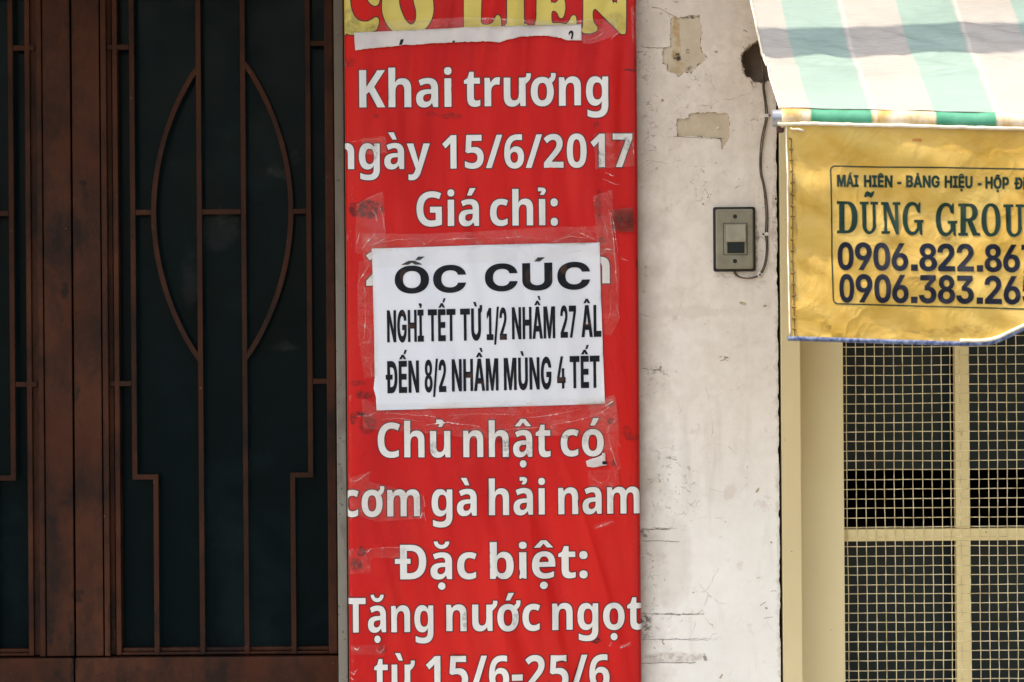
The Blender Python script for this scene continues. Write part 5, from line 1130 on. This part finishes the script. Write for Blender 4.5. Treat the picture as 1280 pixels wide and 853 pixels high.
b = MB(); slab(b, rrect(sxa, sxb, sza, szb, .004), -.010, -.0016); b.build('back_box', [M['switch_box']], sw)
pxa, pza = Z(163, 648); pxb, pzb = Z(381, 293)
b = MB(); slab(b, rrect(pxa, pxb, pza, pzb, .004), -.0155, -.0102, 0, .002); b.build('cover_plate', [M['switch_plate']], sw)
hxa, hza = Z(209, 563); hxb, hzb = Z(343, 379)
b = MB(); slab(b, rrect(hxa - .0012, hxb + .0012, hza - .001, hzb + .0012, .001, 2), -.0158, -.0150, 0, .0003); b.build('rocker_surround', [M['switch_box']], sw)
b = MB(); slab(b, rrect(hxa, hxb, hza, hzb, .001, 2), -.0172, -.0152, 0, .0006); b.build('rocker_housing', [M['switch_plate']], sw)
rxa, rza = Z(221, 488); rxb, rzb = Z(336, 386)
b = MB(); slab(b, rrect(rxa, rxb, rza, rzb, .0008, 2), -.0222, -.0174, 0, .001); b.build('rocker', [M['switch_rocker']], sw)
rxa, rza = Z(228, 555); rxb, rzb = Z(328, 491)
b = MB(); slab(b, rrect(rxa, rxb, rza, rzb, .0006, 2), -.0186, -.0174, 0, .0005); b.build('rocker_window', [M['switch_dark']], sw)
for cy in (338, 601):
    cx_, cz_ = Z(274, cy); b = MB()
    b.tube([(cx_, -.0150, cz_), (cx_, -.0164, cz_)], .0039, 16); b.tube([(cx_, -.0164, cz_), (cx_, -.0168, cz_)], .0028, 16)
    b.build('screw', [M['switch_box']], sw)
cab = tag(empty('bell_cable', (P(957, 200)[0], -.003, P(957, 340)[1])), 'thin twin brown cable clipped down the pillar from the broken hole to the switch', 'cable')
route = [(958, -70, .003), (956.5, -20, .004), (954.2, 30, .012), (953, 46, .010), (951, 64, .007), (952.4, 78, .008), (954.4, 92, .008), (953.8, 110, .007), (956, 126, .006), (957.6, 140, .004), (957, 152, .004), (953.6, 167, .005), (951.6, 182, .006), (950.2, 200, .005), (951, 217, .004), (954, 230, .005), (956, 242, .005), (957.6, 258, .004), (958.2, 274, .004), (957.8, 293, .0035), (958.4, 306, .004), (957.4, 322, .006), (954.4, 335, .006), (949.3, 343.6, .004), (942, 347, .005), (933.9, 348.2, .006), (925.5, 347, .006), (919.5, 343.5, .005), (917.5, 339, .005)]
def spline(pts, seg=6):
    out = []
    for i in range(len(pts) - 1):
        p0, p1, p2, p3 = [Vector(pts[min(max(i + k, 0), len(pts) - 1)]) for k in (-1, 0, 1, 2)]
        for j in range(seg):
            t = j / seg
            out.append(.5 * ((2 * p1) + (p2 - p0) * t + (2 * p0 - 5 * p1 + 4 * p2 - p3) * t * t + (3 * p1 - p0 - 3 * p2 + p3) * t ** 3))
    out.append(Vector(pts[-1])); return out
for sgn in (-1, 1):
    pts = spline([(*P(px + sgn * 1.0 + fbm(px, py * .03, sgn * 3.0) * .5, py), d) for px, py, d in route])
    b = MB(); b.tube([(p[0], -p[2] - .0015 + sgn * .0006, p[1]) for p in pts], U(.84), 8); b.build('cable_core', [M['cable_sheath']], cab, True)
for px, py, rot, nx in ((957.3, 145, 0.0, 4.5), (957.8, 293, 0.1, -4.2), (949.3, 343.8, .9, 0)):
    cx_, cz_ = P(px, py); b = MB(); h = U(2.9); b.box(-h, h, -.0085, -.0016, -U(2.1), U(2.1), bev=.001)
    co, si = math.cos(rot), math.sin(rot); b.v = [(cx_ + x * co - z * si, y, cz_ + x * si + z * co) for x, y, z in b.v]
    c = b.build('cable_clip', [M['clip_white']], cab)
    n_ = MB(); ox = U(nx); n_.tube([(cx_ + ox, -.0010, cz_), (cx_ + ox, -.0082, cz_)], .0011, 8); n_.tube([(cx_ + ox, -.0082, cz_), (cx_ + ox, -.0094, cz_)], .0022, 10); n_.build('nail', [M['nail_steel']], c)

# ================================================================== AWNING
AY = -.70
ax0 = (978 - 640) * SC * .86
pA = P(985, 148, AY); pB = P(1280, 154.5, AY); kz = (pB[1] - pA[1]) / (pB[0] - pA[0])
def zbar(x): return pA[1] + kz * (x - pA[0])
AX1 = 1.24
awn = tag(empty('shop_awning', (ax0, 0, 2.5)), 'sunlit green and white striped canvas awning with a hanging yellow lettered flap over the window', 'awning')
RR = U(12.3, AY)
nu, nv = 150, 110
v = []
for j in range(nv + 1):
    t = j / nv; y = -.02 + (AY + .004 + .02) * t
    for i in range(nu + 1):
        xa = ax0 - .015 * (1 - t); x = xa + (AX1 - xa) * i / nu + .0015 * math.sin(t * 5) * (1 if i == 0 else 0)
        zf = zbar(x) + RR * .98; zw = 2.525
        z = zf + (zw - zf) * (1 - t) - .026 * math.sin(math.pi * t) ** 1.2 * (1 - .25 * math.sin(x * 9))
        z += .010 * math.exp(-((y + .535 + .006 * fbm(x * 4, 0, 2)) / .014) ** 2) * (.75 + .4 * fbm(x * 5, 1, 1)) - .006 * math.exp(-((y + .43) / .05) ** 2)
        z += fbm(x * 14 + y * 26, y * 9 - x * 6, 2.0, 3) * .0046 * (.35 + 1.3 * math.exp(-((y + .43) / .10) ** 2)) + fbm(x * 4, y * 3, 8.0, 2) * .006 * math.sin(math.pi * t)
        v.append((x, y, z))
k = nu + 1
f = [(j * k + i, (j + 1) * k + i, (j + 1) * k + i + 1, j * k + i + 1) for j in range(nv) for i in range(nu)]
can = mesh_obj('canopy', v, f, [M['striped_canvas']], awn, None, True)
md = can.modifiers.new('cloth', 'SOLIDIFY'); md.thickness = .0012; md.offset = -1
# hemmed side edge
b = MB(); b.tube([(p[0] + .001, p[1], p[2] + .0005) for p in [v[j * k] for j in range(0, nv + 1, 2)]], .0022, 6); b.build('side_hem', [M['white_cord']], awn, True)
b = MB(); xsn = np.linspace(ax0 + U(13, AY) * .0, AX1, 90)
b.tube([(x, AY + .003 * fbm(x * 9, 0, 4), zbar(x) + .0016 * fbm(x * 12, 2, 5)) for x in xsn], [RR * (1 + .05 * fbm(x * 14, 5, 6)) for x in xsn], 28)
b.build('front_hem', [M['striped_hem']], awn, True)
b = MB(); b.tube([(x, AY - .0015, zbar(x) + RR * 1.0 + .0012 * fbm(x * 20, 3, 3)) for x in xsn], .0009, 5); b.build('seam_shadow_line', [M['bar_end_rust']], awn)  # thin dark tube standing in for the shadow along the seam
b = MB(); b.tube([(ax0 - U(11, AY), AY, zbar(ax0) - .0005), (ax0 + .012, AY, zbar(ax0))], RR * .88, 24); b.build('front_bar', [M['steel_pipe']], awn)
b = MB(); b.box(ax0 - U(4, AY), ax0 + U(4, AY), AY - .006, AY + .016, zbar(ax0) - RR - .007, zbar(ax0) - RR * .75, bev=.001); b.build('bar_end_clamp', [M['bar_end_rust']], awn)
for xx in (ax0 + .055, AX1 - .05):
    b = MB(); b.tube([(xx, AY + .02, zbar(xx) - .014), (xx, -.004, 2.36)], .009, 10); b.build('arm', [M['steel_pipe']], awn, True)

# --- hanging flap
def vmap(x, z, lift):
    zt = zbar(x) - RR; d = max(0.0, zt - z)
    w = min(1.0, d / .06)
    y = VY - .0035 - .016 * d + (fbm(x * 6 + z * 7, z * 5 - x * 2, 4.0, 3) * .0105 + fbm(x * 16 + z * 12, z * 13, 9.0, 2) * .0040) * w + .010 * math.sin(x * 11 + 1) * w * d * 2
    return (x, y - lift, z)
def PV(pts): return [P(a, b_, VY) for a, b_ in pts]
bot = [(987, 421.5), (1020, 422.3), (1060, 423.6), (1100, 425), (1150, 426.4), (1200, 427.8), (1228, 427.6), (1246, 424), (1263, 416), (1280, 408), (1300, 401), (1322, 399), (1344, 403), (1366, 414), (1390, 425), (1420, 430), (1520, 431), (1545, 430)]
toppts = [(1545, 165.5), (1480, 163.8), (1400, 161.8), (1280, 159.6), (1130, 157), (983, 155.6)]
left = [(983.2, 200), (984.2, 260), (984.8, 320), (986, 380)]
outl = cw(PV(left + bot + toppts))
val = sheet([([outl], 0, 0, 0)], vmap, .008, 'valance', [M['yellow_vinyl']], awn)
val['label'] = 'yellow vinyl flap printed with green and navy lettering'
def vl(a): return 1030 + a / 4.488
def vy(a): return 200 + a / 4.488
cs = []
for text, a, b_, y0, y1 in (('MÁI', 73, 193, 150, 151), ('HIÊN', 227, 385, 151, 153), ('-', 413, 433, 157, 157), ('BẢNG', 461, 645, 153.5, 156), ('HIỆU', 675, 830, 156.5, 159), ('-', 862, 880, 164, 164), ('HỘP', 905, 1035, 161, 164), ('ĐÈN', 1066, 1190, 165, 168)):
    cs += word('I', text, vl(a), vl(b_), vy(y0), vy(y1), 14.4, VY)
cs = [grow(c, .0005) for c in cs]
lt = sheet([(cs, .001, 0, 0)], vmap, .010, 'lettering', [M['green_ink']], val)
# slab-serif name, drawn letter by letter on a 100-high grid
def ell(cx, cy, rx, ry, a0, a1, n=16, p=1.0):
    o = []
    for i in range(n + 1):
        a = math.radians(a0 + (a1 - a0) * i / n); c, s_ = math.cos(a), math.sin(a)
        o.append((cx + rx * math.copysign(abs(c) ** p, c), cy + ry * math.copysign(abs(s_) ** p, s_)))
    return o
S_ = 9
def serif(x0, x1, y, up): return [(x0, y), (x1, y), (x1, y + up * S_), (x0, y + up * S_)]
SLAB = {
 'D': (64, [[(0, 0), (0, S_), (7, S_), (7, 91), (0, 91), (0, 100), (30, 100)] + ell(30, 50, 34, 50, 90, -90, 24, .85)], [[(24, 10)] + ell(29, 50, 17, 41, -90, 90, 20, .85) + [(24, 90)]]),
 'U': (62, [[(0, 100), (30, 100), (30, 91), (22, 91), (22, 30)] + ell(32, 26, 10.5, 18, 180, 360, 16) + [(43, 91), (36, 91), (36, 100), (62, 100), (62, 91), (53, 91), (53, 28)] + ell(31, 28, 23, 29.5, 0, -180, 20) + [(7, 91), (0, 91)]], []),
 'N': (66, [[(0, 0), (0, S_), (8, S_), (8, 91), (0, 91), (0, 100), (25, 100), (47, 40), (47, 91), (40, 91), (40, 100), (66, 100), (66, 91), (58, 91), (58, -1), (48, -1), (19, 74), (19, S_), (27, S_), (27, 0)]], []),
 'G': (66, [[(58, 100), (53, 100), (50, 92)] + ell(31, 50, 31, 52, 62, 320, 30, .92)[0:] + [(56, 3), (60, -2), (64, -2), (64, 37), (69, 37), (69, 46), (38, 46), (38, 37), (47, 37), (47, 22)] + ell(33, 50, 17, 41, -50, -300, 28, .92) + [(48, 70), (58, 66)]], []),
 'R': (68, [[(0, 0), (0, S_), (7, S_), (7, 91), (0, 91), (0, 100), (34, 100)] + ell(34, 72, 27, 28, 90, -58, 16, .9) + [(44, 46), (60, S_), (69, S_), (69, 0), (46, 0), (28, 44), (24, 44), (24, S_), (31, S_), (31, 0)]], [[(24, 54)] + ell(32, 72, 12, 18.5, -90, 90, 12, .9) + [(24, 90)]]),
 'O': (64, [ell(32, 50, 32, 52, 0, -359, 40, .9)], [ell(32, 50, 15, 42, 0, 359, 36, .9)]),
 'P': (62, [[(0, 0), (0, S_), (7, S_), (7, 91), (0, 91), (0, 100), (34, 100)] + ell(34, 70, 27, 30, 90, -90, 20, .9) + [(24, 40), (24, S_), (32, S_), (32, 0)]], [[(24, 50)] + ell(32, 70, 11, 20, -90, 90, 12, .9) + [(24, 90)]]),
}
def slab_letter(ch, a, b_, y0, cap):
    w_, outs, ins = SLAB[ch]; res = []
    for lst, fix in ((outs, cw), (ins, ccw)):
        for c in lst:
            res.append(fix([P(vl(a + (b_ - a) * gx / w_), vy(y0) - gy / 100 * cap, VY) for gx, gy in c]))
    return res
cs = []
for ch, a, b_, y0 in (('D', 70, 187, 413), ('U', 200, 305, 415), ('N', 322, 432, 416), ('G', 443, 556, 419), ('G', 628, 742, 425), ('R', 752, 873, 426), ('O', 880, 988, 428), ('U', 1003, 1120, 431), ('P', 1134, 1246, 433)):
    cs += slab_letter(ch, a, b_, y0, 40.2)
cs.append(cw([P(vl(a), vy(b_), VY) for a, b_ in [(224, 207), (231, 185), (243, 175), (256, 180), (265, 184), (272, 178), (285, 174), (279, 198), (267, 212), (254, 208), (244, 204), (237, 210)]]))
sheet([(cs, .001, 0, 0)], vmap, .010, 'lettering', [M['green_ink']], val)
cs = []
for row, (txt, cap) in enumerate((('0906.822.867', 33.8), ('0906.383.265', 34.6))):
    ext = [(77, 163), (172, 265), (275, 368), (378, 470), (487, 522), (533, 632), (638, 732), (745, 837), (855, 887), (897, 993), (1002, 1093), (1104, 1196)]
    ext2 = [(85, 166), (176, 268), (280, 372), (380, 472), (487, 522), (533, 628), (638, 732), (740, 835), (853, 885), (897, 990), (1002, 1096), (1108, 1200)]
    for ch, (a, b_) in zip(txt, ext2 if row else ext):
        t = (a - 77) / (1093 - 77); yb = (616 + 14 * t) if row == 0 else (798 + 12 * t)
        if ch == '.': cs.append(cw(PV([(vl(a), vy(yb)), (vl(b_), vy(yb + .6)), (vl(b_), vy(yb - 33)), (vl(a), vy(yb - 33.5))])))
        else: cs += word('I', ch, vl(a), vl(b_), vy(yb), vy(yb + 1), cap, VY)
cs = [grow(c, .0004) for c in cs]
sheet([(cs, .001, 0, 0)], vmap, .010, 'lettering', [M['navy_ink']], val)
sheet([(word('I', '450L', 1140, 1152.5, 177, 177.3, 3.6, VY), .0006, 0, 0)], vmap, .010, 'lettering', [M['red_ink']], val)
def frame_ring(w_):
    ins = w_
    x0, x1, r = 32 + ins, 1290 - ins, 30 - ins
    def pt(x, y):     # the printed frame droops and leans with the flap
        u = (x - 32) / 1000
        return P(vl(x + 13 * (y - 32) / 780), vy(y + 17 * u + (11 * u * (y - 32) / 780)), VY)
    y0, y1 = 31 + ins, 811 - ins
    c = []
    for cx, cy, a0 in ((x1 - r, y0 + r, 270), (x1 - r, y1 - r, 0), (x0 + r, y1 - r, 90), (x0 + r, y0 + r, 180)):
        c += [pt(cx + r * math.cos(math.radians(a0 + 18 * k_)), cy + r * math.sin(math.radians(a0 + 18 * k_))) for k_ in range(6)]
    o = []
    for i in range(len(c)):
        a, b_ = Vector(c[i]), Vector(c[(i + 1) % len(c)]); n = max(1, int((b_ - a).length / .01))
        o += [tuple(a.lerp(b_, j / n)) for j in range(n)]
    return o
sheet([([cw(frame_ring(0)), ccw(frame_ring(7.5))], .0006, 0, 0)], vmap, .010, 'border_line', [M['green_ink']], val)
# binding, cord and stitches
bp = spline([(*P(a, b_, VY), 0) for a, b_ in [(984.5, 421.3)] + bot], 5)
b = MB(); b.tube([Vector(vmap(p[0], p[1] - .0025, .0004)) for p in bp], .0038, 8)
b.build('blue_binding', [M['blue_binding']], val, True)
b = MB(); b.tube([Vector(vmap(p[0], p[1] + .0022, .0022)) for p in bp if p[0] > P(1196, 0, VY)[0]], .0030, 8); b.build('white_piping', [M['white_cord']], val, True)
tp = spline([(*P(a, b_, VY), 0) for a, b_ in [(972, 155.5), (985, 156), (1010, 155.2), (1060, 156.6), (1130, 158.0), (1200, 160.0), (1280, 161.6), (1400, 164), (1545, 168)]], 8)
b = MB(); b.tube([(p[0], VY - .006, p[1] + .0012 * fbm(p[0] * 60, 1, 2)) for p in tp], .0030, 8)
b.tube([Vector((*P(a, c, VY), 0)).xzy + Vector((0, VY - .008, 0)) for a, c in [(987, 161), (991, 162.6), (997, 162.2), (1004, 164.4)]], .0018, 6)
b.build('white_cord', [M['white_cord']], val, True)
ep = [vmap(*P(982.6 + (c - 156) * .0145, c, VY), .0012) for c in range(156, 423, 6)]
b = MB(); b.tube(ep, .0015, 8); b.build('side_hem', [M['white_cord']], val, True)
b = MB()
for i, c in enumerate(range(174, 420, 14)):
    a = 988.4 + (c - 156) * .0145
    q = [vmap(*P(a - 2.6, c + random.uniform(-1, 1), VY), .0018), vmap(*P(a + random.uniform(.5, 3), c + random.uniform(-1.5, 1.5), VY), .0016)]
    b.tube(q, .0011, 5)
    q = [vmap(*P(a, c + 1, VY), .0012), vmap(*P(a, c + 12, VY), .0012)]; b.tube(q, .0007, 5)
b.build('stitching', [M['brown_thread']], val)
